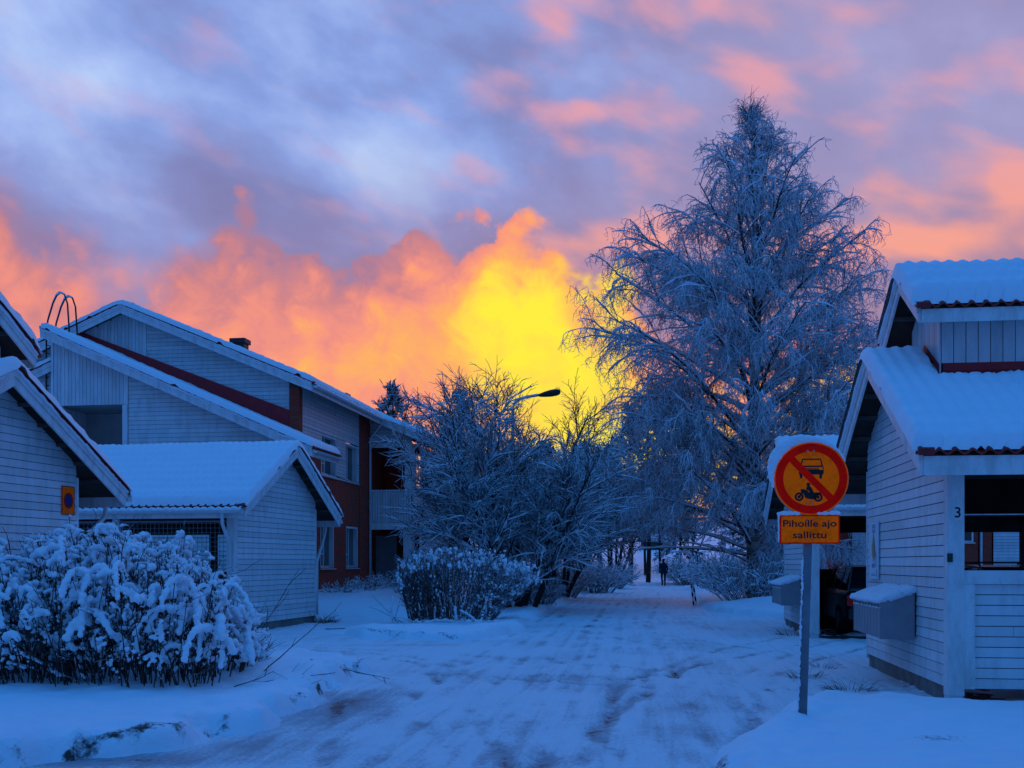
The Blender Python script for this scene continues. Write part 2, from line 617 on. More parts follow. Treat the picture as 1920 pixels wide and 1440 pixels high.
def pick(P, n, t0, t1, rng, jitter=True):
    """n points on each strand between parameters t0..t1: origins, tangents, parent index, parameter"""
    N, K, _ = P.shape
    t = t0 + (t1 - t0) * ((np.arange(n)[None, :] + rng.random((N, n))) / n)
    f = t * (K - 1)
    i = np.clip(f.astype(int), 0, K - 2)
    w = (f - i)[..., None]
    rows = np.arange(N)[:, None]
    A = P[rows, i]
    B = P[rows, i + 1]
    return (A + (B - A) * w).reshape(-1, 3), unit(B - A).reshape(-1, 3), np.repeat(np.arange(N), n), t.reshape(-1)


def fan(tan, ang, rng, spread=0.25, flat=0.5):
    """directions leaving tangents at about ang (rad); flat keeps them near the horizontal plane"""
    N = len(tan)
    r = rng.normal(0, 1, (N, 3))
    r[:, 2] *= (1 - flat)
    r = r - tan * (r * tan).sum(1, keepdims=True)
    r = unit(r)
    a = ang + rng.normal(0, spread, N)
    return tan * np.cos(a)[:, None] + r * np.sin(a)[:, None]


def taper(r0, K, tip=0.25):
    r0 = np.asarray(r0, float)
    return r0[:, None] * (1 - (1 - tip) * np.linspace(0, 1, K)[None, :])


def snow_on(tb, P, R, rng, k=1.0, extra=0.012, sides=5, gap=0.25):
    """lumpy snow lying along strands"""
    N, K, _ = P.shape
    lump = np.clip(rng.normal(0.75, 0.35, (N, K)), 0.15, 1.6)
    T = unit(np.gradient(P, axis=1))
    flat = 1 - np.abs(T[:, :, 2]) ** 2
    r = (R * k + extra) * lump * (0.25 + 0.75 * flat)
    r[:, -1] *= 0.4
    Q = P.copy()
    Q[:, :, 2] += R * 0.7 + r * 0.45
    tb.add(Q, r, sides)


def copy_tree(o, parent=None):
    c = o.copy()
    COL.objects.link(c)
    if parent is not None:
        c.parent = parent
    for ch in list(o.children):
        copy_tree(ch, c)
    return c


def remesh_blobs(name, spheres, mat, parent, voxel, tubes=None, rough=0.5, seed=3, smooth_it=2):
    """melt a cloud of balls into one lumpy body of snow"""
    bm = bmesh.new()
    bmesh.ops.create_icosphere(bm, subdivisions=1, radius=1.0)
    sv = np.array([v.co[:] for v in bm.verts])
    sf = np.array([[v.index for v in f.verts] for f in bm.faces])
    bm.free()
    S = np.asarray(spheres, float)
    V = (S[:, None, :3] + sv[None] * S[:, None, 3:4] * np.array([1.0, 1.0, 0.85])).reshape(-1, 3)
    F = (sf[None] + (np.arange(len(S)) * len(sv))[:, None, None]).reshape(-1, 3)
    o = np_mesh('tmp_' + name, V, F, None)
    md = o.modifiers.new('r', 'REMESH')
    md.mode = 'VOXEL'
    md.voxel_size = voxel
    sm = o.modifiers.new('s', 'SMOOTH')
    sm.iterations = smooth_it
    dg = bpy.context.evaluated_depsgraph_get()
    me = bpy.data.meshes.new_from_object(o.evaluated_get(dg))
    bpy.data.objects.remove(o)
    me.name = name
    n = len(me.vertices)
    co = np.zeros(n * 3, np.float32)
    me.vertices.foreach_get('co', co)
    co = co.reshape(-1, 3)
    nr = np.zeros(n * 3, np.float32)
    me.vertex_normals.foreach_get('vector', nr)
    nr = nr.reshape(-1, 3)
    k = 0.35 / voxel
    d = fbm(co[:, 0] * k + co[:, 2] * k * 0.7, co[:, 1] * k - co[:, 2] * k * 0.6, seed, 3) - 0.5
    co += nr * (d * voxel * rough * 3)[:, None]
    me.vertices.foreach_set('co', co.ravel())
    me.update()
    me.materials.clear()
    return link_mesh(name, me, mat, parent, True)


# ------------------------------------------------------------------ terrain
ROAD = np.array([(-14, 2), (-6.5, 6.8), (-3.6, 8.1), (-2.75, 8.9), (-2.3, 10.0), (-2.15, 11.2), (-2.2, 12.6), (-2.05, 15.2), (-3.2, 17), (-5.4, 18.2), (-16, 19.2), (-16, 22.2),
                 (-5.6, 22.6), (-4.4, 23.6), (-3.6, 22.6), (-2.9, 21.6), (-0.9, 21.0), (0.2, 23.5), (0.5, 28), (1.6, 38), (3.2, 51), (5.6, 60), (7.2, 69), (13, 74), (10.2, 62), (8.0, 47), (6.2, 33.5), (7.4, 29),
                 (6.4, 26), (6.3, 22), (40, 17), (40, 16), (5.4, 15.9), (4.6, 12.6), (3.6, 11.9), (2.7, 11.4), (1.95, 9.6), (1.45, 8), (1.2, 6.5), (6, 4), (14, 2)], float)


def poly_sd(x, y, P):
    """signed distance, positive inside"""
    d = np.full(x.shape, 1e9)
    ins = np.zeros(x.shape, bool)
    for i in range(len(P)):
        ax, ay = P[i]
        bx, by = P[(i + 1) % len(P)]
        t = np.clip(((x - ax) * (bx - ax) + (y - ay) * (by - ay)) / ((bx - ax) ** 2 + (by - ay) ** 2), 0, 1)
        d = np.minimum(d, np.hypot(x - ax - t * (bx - ax), y - ay - t * (by - ay)))
        c = (ay > y) != (by > y)
        with np.errstate(divide='ignore', invalid='ignore'):
            xi = (bx - ax) * (y - ay) / (by - ay if by != ay else 1e-9) + ax
        ins ^= c & (x < xi)
    return np.where(ins, d, -d)


def base_h(x, y):
    h = 0.52 * sst(y, 27.5, 35) * sst(-x, 1.2, 4.5)
    h = h + np.clip(y - 88, 0, 400) * 0.05
    h = h + 0.10 * sst(y, 70, 80) * (fbm(x * 0.1, y * 0.1, 5) - 0.3)
    return h


def bump2(x, y, cx, cy, sx, sy, h):
    return h * np.exp(-((x - cx) / sx) ** 2 - ((y - cy) / sy) ** 2)


def ground_h(x, y):
    x = np.asarray(x, float)
    y = np.asarray(y, float)
    sd = poly_sd(x, y, ROAD)
    nz = fbm(x * 1.7, y * 1.7, 11, 4)
    far = sst(y, 30, 70)
    e = sd + (nz - 0.5) * (0.55 + 1.2 * far) + (fbm(x * 7, y * 7, 12, 3) - 0.5) * 0.16
    lo = 0.16 + 0.34 * sst(x, 0.7, 1.5) * sst(y, 14, 12.5)
    m = sst((e + lo) / (lo + 0.10), 0.0, 1.0)
    hb = 0.13 + 0.05 * sst(-x, 1, 2) * sst(y, 18, 14) + bump2(x, y, 3.2, 9.6, 2.2, 1.3, 0.035) + bump2(x, y, 5.2, 9.6, 1.6, 1.3, 0.02)
    hb = hb * (0.75 + 0.5 * fbm(x * 0.8, y * 0.8, 3, 3))
    hb = hb + 0.05 * np.exp(-((e + 0.42) / 0.24) ** 2) * (0.3 + 1.4 * fbm(x * 3.5, y * 3.5, 8, 2)) * (y < 35)
    hb = hb + bump2(x, y, -1.9, 22.6, 1.7, 0.9, 0.10) + bump2(x, y, 8.3, 34.5, 1.5, 1.8, 0.26) + bump2(x, y, 6.9, 66, 1.7, 1.4, 0.40) + bump2(x, y, 9.7, 33, 1.4, 2, 0.25)
    near = np.maximum(np.exp(-((np.clip(np.abs(x + 4.9 - (y - 22.8) * 0.19) - 0.9, 0, 9)) / 0.5) ** 2) * sst(y, 20.5, 22.5) * sst(y, 30, 28),
                      np.exp(-(np.clip(np.abs(x - 4.7 - (y - 11.7) * 0.13) - 0.7, 0, 9) / 0.5) ** 2) * sst(y, 11.2, 11.9) * sst(y, 30, 27))
    near = np.maximum(near, sst(x, 4.0, 4.8) * np.exp(-((y - 11.6) / 0.45) ** 2))
    hb = hb * (1 - 0.92 * near)
    hb = hb + 0.045 * np.exp(-((e + 0.12) / 0.22) ** 2) * sst(fbm(x * 9, y * 9, 37, 2), 0.55, 0.72) * (y < 30)
    return base_h(x, y) + (1 - m) * hb - m * 0.07 + (fbm(x * 2.2, y * 2.2, 31, 4) - 0.5) * 0.075 * (1 - m) + (fbm(x * 7, y * 7, 33, 4) - 0.5) * 0.034 * (1 - m) * (0.4 + 1.2 * sst(fbm(x * 0.6, y * 0.6, 35, 2), 0.4, 0.6)), m


def gz(x, y):
    h, m = ground_h(np.array([x]), np.array([y]))
    return float(max(h[0], base_h(np.array([x]), np.array([y]))[0]))


def seg_d(x, y, pts):
    d = np.full(x.shape, 1e9)
    for (ax, ay), (bx, by) in zip(pts[:-1], pts[1:]):
        t = np.clip(((x - ax) * (bx - ax) + (y - ay) * (by - ay)) / ((bx - ax) ** 2 + (by - ay) ** 2), 0, 1)
        d = np.minimum(d, np.hypot(x - ax - t * (bx - ax), y - ay - t * (by - ay)))
    return d


def axis(knots):
    out = [knots[0][0]]
    for (a, s), (b, _) in zip(knots[:-1], knots[1:]):
        n = max(1, int(round((b - a) / s)))
        out += list(a + (b - a) * (np.arange(1, n + 1) / n))
    return np.array(out)


def mat_ground():
    m, t, p = principled('ground_snow', (0.86, 0.88, 0.92), 0.7, 0.2)
    oc = objco(t)
    a = t.node('ShaderNodeAttribute', attribute_name='wear').outputs['Fac']
    n = t.noise(oc, 3.0, 6, 0.62)
    n2 = t.noise(oc, 22, 4, 0.65)
    snow = t.mix(n, (0.79, 0.82, 0.88), (0.90, 0.92, 0.95))
    speck = t.step(t.noise(oc, 55, 2, 0.5), 0.70, 0.74)
    f = t.step(t.add(a, t.mul(t.sub(n2, 0.5), 0.9), t.mul(t.sub(n, 0.5), 0.5)), 0.35, 0.75)
    c = t.mix(f, snow, (0.06, 0.05, 0.045))
    c = t.mix(t.mul(speck, 0.5, t.step(n, 0.5, 0.7)), c, (0.10, 0.08, 0.06))
    t.put(p.inputs['Base Color'], c)
    bump(t, p, t.add(n, t.mul(n2, 0.5), t.mul(t.noise(oc, 90, 2, 0.6), 0.2)), 0.5, 0.04)
    return m


def mat_road():
    m, t, p = principled('packed_snow', (0.7, 0.71, 0.75), 0.6, 0.3)
    oc = objco(t)
    a = t.node('ShaderNodeAttribute', attribute_name='wear').outputs['Fac']
    rt = t.node('ShaderNodeVectorRotate', rotation_type='Z_AXIS')
    t.put(rt.inputs['Vector'], oc)
    rt.inputs['Angle'].default_value = 0.12
    st = t.node('ShaderNodeVectorMath', operation='MULTIPLY')
    t.put(st.inputs[0], rt.outputs[0])
    t.put(st.inputs[1], (6.0, 0.45, 1.0))
    long_ = t.noise(st.outputs[0], 1.0, 6, 0.65, 0.8)
    st2 = t.node('ShaderNodeVectorMath', operation='MULTIPLY')
    t.put(st2.inputs[0], oc)
    t.put(st2.inputs[1], (1.3, 3.4, 1.0))
    cross = t.noise(st2.outputs[0], 1.4, 6, 0.68, 0.5)
    big = t.noise(oc, 0.45, 4, 0.55)
    fine = t.noise(oc, 26, 4, 0.7)
    dirt = t.add(t.mul(t.sub(long_, 0.5), 1.15), t.mul(t.sub(cross, 0.5), 0.35), t.mul(t.sub(big, 0.5), 0.8), t.mul(t.sub(fine, 0.5), 1.3), t.mul(a, 0.85))
    f = t.step(dirt, -0.10, 0.70)
    c = t.mix(f, (0.87, 0.88, 0.91), (0.42, 0.385, 0.41))
    g = t.step(t.add(a, t.mul(t.sub(fine, 0.5), 1.1), t.mul(t.sub(cross, 0.5), 0.9)), 0.76, 1.1)
    c = t.mix(g, c, (0.050, 0.047, 0.052))
    t.put(p.inputs['Base Color'], c)
    t.put(p.inputs['Roughness'], t.mix(g, (0.65, 0.65, 0.65), (0.38, 0.38, 0.38)))
    bump(t, p, t.add(t.mul(long_, 0.8), t.mul(cross, 0.8), t.mul(fine, 0.5), t.mul(t.noise(oc, 100, 2, 0.6), 0.25)), 0.7, 0.05)
    return m


def terrain():
    X = axis([(-420, 60), (-120, 20), (-40, 4), (-16, 0.5), (-8, 0.09), (-5, 0.055), (5.6, 0.055), (8, 0.12), (14, 0.5), (40, 4), (120, 20), (420, 60)])
    Y = axis([(-80, 20), (-20, 5), (0, 1.5), (6, 0.055), (14, 0.08), (24, 0.16), (40, 0.4), (76, 1.5), (130, 6), (300, 30), (900, 100)])
    if DRAFT:
        X = X[::2]
        Y = Y[::2]
    gx, gy = np.meshgrid(X, Y)
    x = gx.ravel()
    y = gy.ravel()
    h, m = ground_h(x, y)
    nx, ny = len(X), len(Y)
    idx = np.arange(nx * ny).reshape(ny, nx)
    F = np.stack([idx[:-1, :-1], idx[:-1, 1:], idx[1:, 1:], idx[1:, :-1]], -1).reshape(-1, 4)
    g = np_mesh('ground', np.stack([x, y, h], 1), F, mat_ground())
    tag(g, kind='structure')
    sd = poly_sd(x, y, ROAD)
    w = np.zeros(len(x))
    w += 0.55 * np.exp(-((sd + 0.10) / 0.10) ** 2) * sst(fbm(x * 2.5, y * 2.5, 41, 3), 0.45, 0.62) * (y < 22)
    w += 0.50 * np.exp(-((sd + 0.02) / 0.07) ** 2) * sst(-x, 1.9, 2.4) * (y < 12.5) * sst(fbm(x * 2.6, y * 2.6, 43, 4), 0.50, 0.62) * (0.6 + 0.8 * fbm(x * 14, y * 14, 44, 2))
    # grass showing along the walls
    for (cx, cy, sx, sy, a) in [(4.3, 12.5, 0.5, 0.9, 0.40), (3.6, 14.2, 0.8, 0.9, 0.30), (4.6, 15.2, 0.3, 0.7, 0.4), (-4.9, 24.8, 0.25, 2.6, 0.35), (5.9, 22.6, 0.3, 1.0, 0.4), (3.4, 8.5, 0.35, 0.25, 0.5), (-5.5, 36, 0.5, 4, 0.45)]:
        w += a * np.exp(-((x - cx) / sx) ** 2 - ((y - cy) / sy) ** 2)
    at = g.data.attributes.new('wear', 'FLOAT', 'POINT')
    at.data.foreach_set('value', w.astype(np.float32))
    # the road sheet
    keep = (sd > -0.9)
    fk = keep[F].all(axis=1)
    F2 = F[fk]
    used = np.unique(F2)
    remap = np.full(len(x), -1)
    remap[used] = np.arange(len(used))
    xr, yr = x[used], y[used]
    ruts = (fbm(xr * 3.2, yr * 0.6, 51, 4) - 0.5) * 0.036 + (fbm(xr * 8, yr * 3.5, 52, 3) - 0.5) * 0.013 * sst(yr, 26, 12) + (fbm(xr * 15, yr * 8, 53, 2) - 0.5) * 0.007 * sst(fbm(xr * .7, yr * .7, 54, 2), 0.35, 0.6)
    zr = base_h(xr, yr) + ruts
    wr = np.zeros(len(xr))
    wig = 0.10 * (fbm(xr * 0.5, yr * 0.5, 71, 2) - 0.5)
    brk = sst(fbm(xr * 2.4, yr * 1.2, 72, 4), 0.38, 0.62)
    tracks = []
    for k in range(5):
        o = (k - 2) * 0.42
        tracks.append(([(-0.5 + o, 2), (0.6 + o, 14), (1.9 + o * .9, 26), (5.1 + o * .8, 52), (9 + o * .5, 70)], 0.20, 0.72))
    tracks += [([(1.0, 7.0), (1.8, 11.0), (3.2, 15.5), (6.4, 20.4)], 0.34, 0.72), ([(0.4, 6.5), (1.5, 10.0), (2.2, 14.0), (4.4, 19.0), (6.3, 22.0)], 0.26, 0.7), ([(-0.4, 5.5), (-1.1, 11.0), (-2.2, 16.5), (-5.5, 19.6), (-14, 20.5)], 0.26, 0.72),
               ([(0.3, 8.0), (-0.6, 13.0), (-2.6, 18.3), (-6, 20.6), (-14, 21.2)], 0.2, 0.7), ([(4.5, 12.9), (2.4, 13.2), (-1.0, 15.2), (-5, 19.7)], 0.24, 0.7), ([(4.6, 13.8), (1.6, 15.0), (-1.8, 18.2), (-8, 21.0)], 0.2, 0.72), ([(5.6, 17), (3.6, 19), (2.2, 24), (4.8, 40), (7, 56)], 0.2, 0.7)]
    for pts, amp, gauge in tracks:
        for g2 in (-gauge, gauge):
            d = np.abs(seg_d(xr + wig, yr + wig, [(px + g2, py) for px, py in pts]))
            tread = 0.55 + 0.9 * vnoise(xr * 22, yr * 16, 73)
            core = np.exp(-(d / 0.085) ** 4)
            wr += 1.5 * amp * core * brk * tread
            zr = zr + (0.010 * np.exp(-((d - 0.14) / 0.05) ** 2) * brk - 0.018 * core * (0.4 + 0.6 * brk)) * sst(yr, 26, 13)
    for (cx, cy, sx, sy, a) in [(-1.75, 11.7, 0.42, 0.8, 0.75), (-1.95, 10.4, 0.5, 0.8, 0.62), (-1.25, 12.6, 0.7, 0.4, 0.45), (-3.1, 8.35, 1.1, 0.35, 0.7), (-2.3, 9.1, 0.5, 0.5, 0.55), (1.55, 9.7, 0.35, 0.5, 0.40), (1.85, 11.3, 0.4, 0.6, 0.35), (3.0, 16.5, 0.35, 1.2, 0.4),
                                (1.4, 8.5, 0.2, 0.4, 0.45), (-2.2, 19.9, 1.6, 0.25, 0.32), (3.3, 20.5, 0.5, 2.2, 0.32), (4.6, 27, 0.5, 3.0, 0.28), (-0.2, 14.5, 1.2, 0.5, 0.15), (5.2, 45, 3.0, 7, 0.12)]:
        wr += a * np.exp(-((xr - cx) / sx) ** 2 - ((yr - cy) / sy) ** 2)
    wr *= 0.35 + 1.3 * fbm(xr * 3.2 + yr * 0.4, yr * 1.7, 61, 5, 0.6)
    r = np_mesh('road', np.stack([xr, yr, zr], 1), remap[F2], mat_road())
    at = r.data.attributes.new('wear', 'FLOAT', 'POINT')
    at.data.foreach_set('value', wr.astype(np.float32))
    tag(r, kind='structure')


terrain()


# ------------------------------------------------------------------ building pieces
def boards_h(mb, back, span, z0, z1, pitch, plane, face, gap=0.009, lip=0.012, out=-1):
    """horizontal lap boards. span(z)->list of (a,b); plane 'x' (wall in yz at x=face, outside towards -x) or 'y' (wall in xz at y=face, outside towards -y)"""
    n = int(round((z1 - z0) / pitch))
    p = (z1 - z0) / n
    for i in range(n):
        za = z0 + i * p + gap
        zb = z0 + (i + 1) * p
        pairs = []
        for (a, b), (c, d) in zip(span(za), span(zb)):
            lo_, hi_ = max(a, c) + 0.3, min(b, d) - 0.3
            if hi_ - lo_ > 0.8 and RNG.random() < 0.6:   # butt joint
                k = lo_ + (hi_ - lo_) * RNG.random()
                pairs += [((a, k - 0.002), (c, k - 0.002)), ((k + 0.002, b), (k + 0.002, d))]
            else:
                pairs.append(((a, b), (c, d)))
        for (a, b), (c, d) in pairs:
            if b - a < 0.03 and d - c < 0.03:
                continue
            lo, hi, bk = face + out * lip, face + out * 0.003, face - out * 0.012
            q = [(a, za, lo), (b, za, lo), (max(d, c + 0.001), zb, hi), (c, zb, hi), (a, za, bk), (b, za, bk), (max(d, c + 0.001), zb, bk), (c, zb, bk)]
            vs = [((t, u, z) if plane == 'x' else (u, t, z)) for (u, z, t) in q]
            mb.raw(vs, [(0, 1, 2, 3), (7, 6, 5, 4), (0, 4, 5, 1), (1, 5, 6, 2), (2, 6, 7, 3), (3, 7, 4, 0)])
            if back is not None:
                w = face - out * 0.014
                qq = [(a, za - gap, w), (b, za - gap, w), (d, zb, w), (c, zb, w)]
                v2 = [((t, u, z) if plane == 'x' else (u, t, z)) for (u, z, t) in qq]
                w = face - out * 0.05
                qq = [(a, za - gap, w), (b, za - gap, w), (d, zb, w), (c, zb, w)]
                v2 += [((t, u, z) if plane == 'x' else (u, t, z)) for (u, z, t) in qq]
                back.raw(v2, [(0, 1, 2, 3), (7, 6, 5, 4), (0, 4, 5, 1), (2, 6, 7, 3), (1, 5, 6, 2), (3, 7, 4, 0)])


def boards_v(mb, back, x0, x1, top, bot, pitch, plane, face, gap=0.010, thick=0.02):
    """vertical boards between x0..x1 with height functions"""
    n = max(1, int(round((x1 - x0) / pitch)))
    p = (x1 - x0) / n
    for i in range(n):
        a = x0 + i * p + gap / 2
        b = x0 + (i + 1) * p - gap / 2
        for (dst, f0, f1, aa, bb) in ((mb, face - thick, face, a, b), (back, face + 0.002, face + 0.04, a - gap / 2, b + gap / 2)):
            if dst is None:
                continue
            q = [(aa, bot(aa)), (bb, bot(bb)), (bb, top(bb)), (aa, top(aa))]
            vs = [((f, u, z) if plane == 'x' else (u, f, z)) for f in (f0, f1) for (u, z) in q]
            dst.raw(vs, [(0, 1, 2, 3), (7, 6, 5, 4), (0, 4, 5, 1), (1, 5, 6, 2), (2, 6, 7, 3), (3, 7, 4, 0)])


def roof_snow(name, parent, s, x0, x1, ys, zf, T, seed, wave=0.030, res=0.04, rx=0.10, ry=0.12, per=0.17, ragged=0.05, mat=None, gap=None, course=0.34):
    """snow blanket over a roof running along x; ys = eave..eave, zf(y) = tile height"""
    nx = max(8, int((x1 - x0) / res))
    ny = max(10, int((ys[1] - ys[0]) / (res * 1.6)))
    x = np.linspace(0, 1, nx)
    x = x0 + (x1 - x0) * x
    e = 0.5 - 0.5 * np.cos(np.linspace(0, np.pi, ny))
    lin = np.linspace(0, 1, ny)
    y = ys[0] + (ys[1] - ys[0]) * (0.5 * e + 0.5 * lin)
    gx, gy = np.meshgrid(x, y)
    nz = fbm(gx * 1.3, gy * 1.3, seed, 4)
    n2 = fbm(gx * 7, gy * 7, seed + 3, 3)

    def rnd(d, r):
        t = np.clip(d / r, 0, 1)
        return np.sqrt(np.clip(1 - (1 - t) ** 2, 0, 1))
    rag = ragged * (fbm(gx * 5, gy * 5, seed + 9, 3) - 0.3)
    wv = 0.5 + 0.5 * np.cos(2 * np.pi * gx / per)
    ed = np.minimum(rnd(gx - x0 - rag * 0.6, rx), 1) * rnd(np.minimum(gy - ys[0], ys[1] - gy) - rag - 0.03 * wv, ry)
    if gap:   # bare strip round a raised part of the roof
        xg, ya, yb = gap
        rg = 0.10 * (fbm(gx * 3, gy * 3, seed + 5, 3) - 0.5) + 0.03 * wv
        ins = np.minimum(np.minimum(gx - xg + rg, gy - ya + rg), yb - gy + rg)
        ed = ed * (1 - np.sqrt(1 - np.clip(1 - (ins + 0.10) / 0.10, 0, 1) ** 2))
    mid = (ys[0] + ys[1]) / 2
    cs = np.mod(np.abs(gy - (ys[0] if s == 'mono' else mid)), course) / course
    z = zf(gy) + T * ed * (0.8 + 0.45 * nz) + (wave * wv + 0.034 * cs + (n2 - 0.5) * 0.02) * ed
    lump = (fbm(gx * 6, gy * 6, seed + 21, 3) - 0.45)
    z = z + 0.07 * lump * np.clip(1 - np.minimum(gx - x0, np.minimum(gy - ys[0], ys[1] - gy)) / 0.28, 0, 1) * ed
    z = np.where(ed < 0.02, zf(gy) - 0.035, z)
    V = np.stack([gy, gx, z] if s == 'y' else [s * gx, gy, z], -1).reshape(-1, 3)
    idx = np.arange(nx * ny).reshape(ny, nx)
    F = np.stack([idx[:-1, :-1], idx[:-1, 1:], idx[1:, 1:], idx[1:, :-1]], -1).reshape(-1, 4)
    if s in (-1, 'y'):
        F = F[:, ::-1]
    return np_mesh(name, V, F, mat or M['roof_snow'], parent)


def tile_sheet(mb, x0, x1, ya, za, yb, zb, per=0.17, amp=0.024, th=0.022):
    """wavy roofing sheet from (ya,za) to (yb,zb)"""
    n = max(8, int((x1 - x0) / per * 8))
    vs = []
    for i in range(n + 1):
        x = x0 + (x1 - x0) * i / n
        w = amp * math.cos(2 * math.pi * x / per)
        for (y, z) in ((ya, za), (yb, zb)):
            for dz in (0, th):
                vs.append((x, y, z + w + dz))
    fs = []
    for i in range(n):
        a = i * 4
        b = a + 4
        fs += [(a + 1, a + 3, b + 3, b + 1), (a, b, b + 2, a + 2), (a, a + 1, b + 1, b), (a + 2, b + 2, b + 3, a + 3)]
    fs += [(0, 2, 3, 1), (n * 4, n * 4 + 1, n * 4 + 3, n * 4 + 2)]
    mb.raw(vs, fs)


def gable_roof(th, s, x0, x1, ye0, ye1, ze, sl, T, seed, gutters=(), tile_end=0.5, purlin_x=0.4, per=0.17, board=0.25, open_x=None, snow_gap=None):
    """gabled roof with its ridge along x; ze = underside of bargeboard at the eaves"""
    yr = (ye0 + ye1) / 2

    def zu(y):
        return ze + sl * (min(y - ye0, ye1 - y))
    zr = zu(yr)
    d = MB(s)
    d.prism([(ye0, ze + board - 0.09), (yr, zr + board - 0.09), (ye1, ze + board - 0.09), (ye1, ze + board - 0.02), (yr, zr + board - 0.02), (ye0, ze + board - 0.02)], 'x', x0 + 0.035, x1)
    deck = d.build('roof', M['under'], th)
    for ya in (ye0, ye1):
        b = MB(s)
        b.prism([(ya, ze), (yr, zr), (yr, zr + board), (ya, ze + board)], 'x', x0, x0 + 0.032)
        b.prism([(ya, ze + board * 0.55), (yr, zr + board * 0.55), (yr, zr + board + 0.004), (ya, ze + board + 0.004)], 'x', x0 - 0.022, x0 - 0.002)
        b.build('bargeboard', M['trim'], deck)
        f = MB(s)
        if ya == ye0:
            f.box(x0 + 0.034, x1, ya - 0.028, ya - 0.001, ze - 0.005, ze + board - 0.05)
        else:
            f.box(x0 + 0.034, x1, ya + 0.001, ya + 0.028, ze - 0.005, ze + board - 0.05)
        f.build('fascia', M['trim'], deck)
    tl = MB(s)
    zt = board + 0.012
    for (ya, sg) in ((ye0, -1), (ye1, 1)):
        o = 0.07
        tile_sheet(tl, x0 + 0.03, x1, ya + sg * o, ze + zt - o * sl, yr, zr + zt, per)
        tl.prism([(ya + sg * 0.075, ze + zt - o * sl - 0.02), (ya + sg * 0.075, ze + zt - o * sl + 0.05), (yr, zr + zt + 0.055), (yr, zr + zt - 0.02)], 'x', x0 - 0.035, x0 + 0.13)
    tl.build('roof_tiles', M['tile'], deck)

    def zf(y):
        a = np.abs(y - yr)
        a = np.sqrt(a * a + 0.01)
        return zr + zt + 0.03 - sl * a + 0.03
    roof_snow('snow_cover', deck, s, x0 - 0.085, x1, (ye0 - 0.05, ye1 + 0.05), zf, T, seed, per=per, gap=snow_gap)
    # snow clinging to the ledge of the bargeboards
    for (ya, yb) in ((ye0, yr), (ye1, yr)):
        n = int(abs(yb - ya) / 0.05)
        yy = np.linspace(ya, yb, n)
        zz = np.array([zu(y) for y in yy]) + board - 0.012 + RNG.normal(0, 0.008, n)
        rr = np.clip(0.020 + 0.030 * (fbm(yy * 2.5, yy * 0 + seed, seed, 3) - 0.45), 0.003, 0.035)
        P = np.stack([np.full(n, x0 - 0.03), yy, zz], 1)
        P = (P[:, [1, 0, 2]] if s == 'y' else P * np.array([s, 1, 1]))[None]
        tb = Tubes()
        tb.add(P, rr[None], 6)
        tb.build('ledge_snow', M['roof_snow'], deck)
    pl = MB(s)
    k = 0
    y = ye0 + 0.25
    while y < ye1 - 0.1:
        if abs(y - yr) > 0.15:
            z = zu(y) + board - 0.092
            pl.box(x0 + 0.05, x1 - 0.05, y - 0.025, y + 0.025, z - 0.055, z)
        y += 0.46
    pl.build('purlins', M['purlin'], deck)
    for ya in gutters:
        gt = MB(s)
        yo = ya - 0.11 if ya == ye0 else ya + 0.11
        pts = [(yo + 0.062 * math.cos(q), ze + board - 0.10 + 0.062 * math.sin(q)) for q in np.linspace(math.pi, 2 * math.pi, 9)]
        pts2 = [(yo + 0.055 * math.cos(q), ze + board - 0.10 + 0.055 * math.sin(q)) for q in np.linspace(2 * math.pi, math.pi, 9)]
        gt.prism(pts + pts2, 'x', x0 + 0.0, x1)
        gt.box(x0 - 0.004, x0 + 0.01, yo - 0.064, yo + 0.064, ze + board - 0.165, ze + board - 0.09)
        g = gt.build('gutter', M['metal_w'], deck)
        n = int((x1 - x0) / 0.04)
        xs = np.linspace(x0, x1, n)
        P = np.stack([xs, np.full(n, yo) + RNG.normal(0, 0.006, n), ze + board - 0.082 + 0.02 * np.cos(2 * np.pi * xs / per) + RNG.normal(0, 0.004, n)], 1)
        P = (P[:, [1, 0, 2]] if s == 'y' else P * np.array([s, 1, 1]))[None]
        tb = Tubes()
        tb.add(P, np.full((1, n), 0.055), 8)
        tb.build('gutter_snow', M['roof_snow'], g)
    return deck, zu


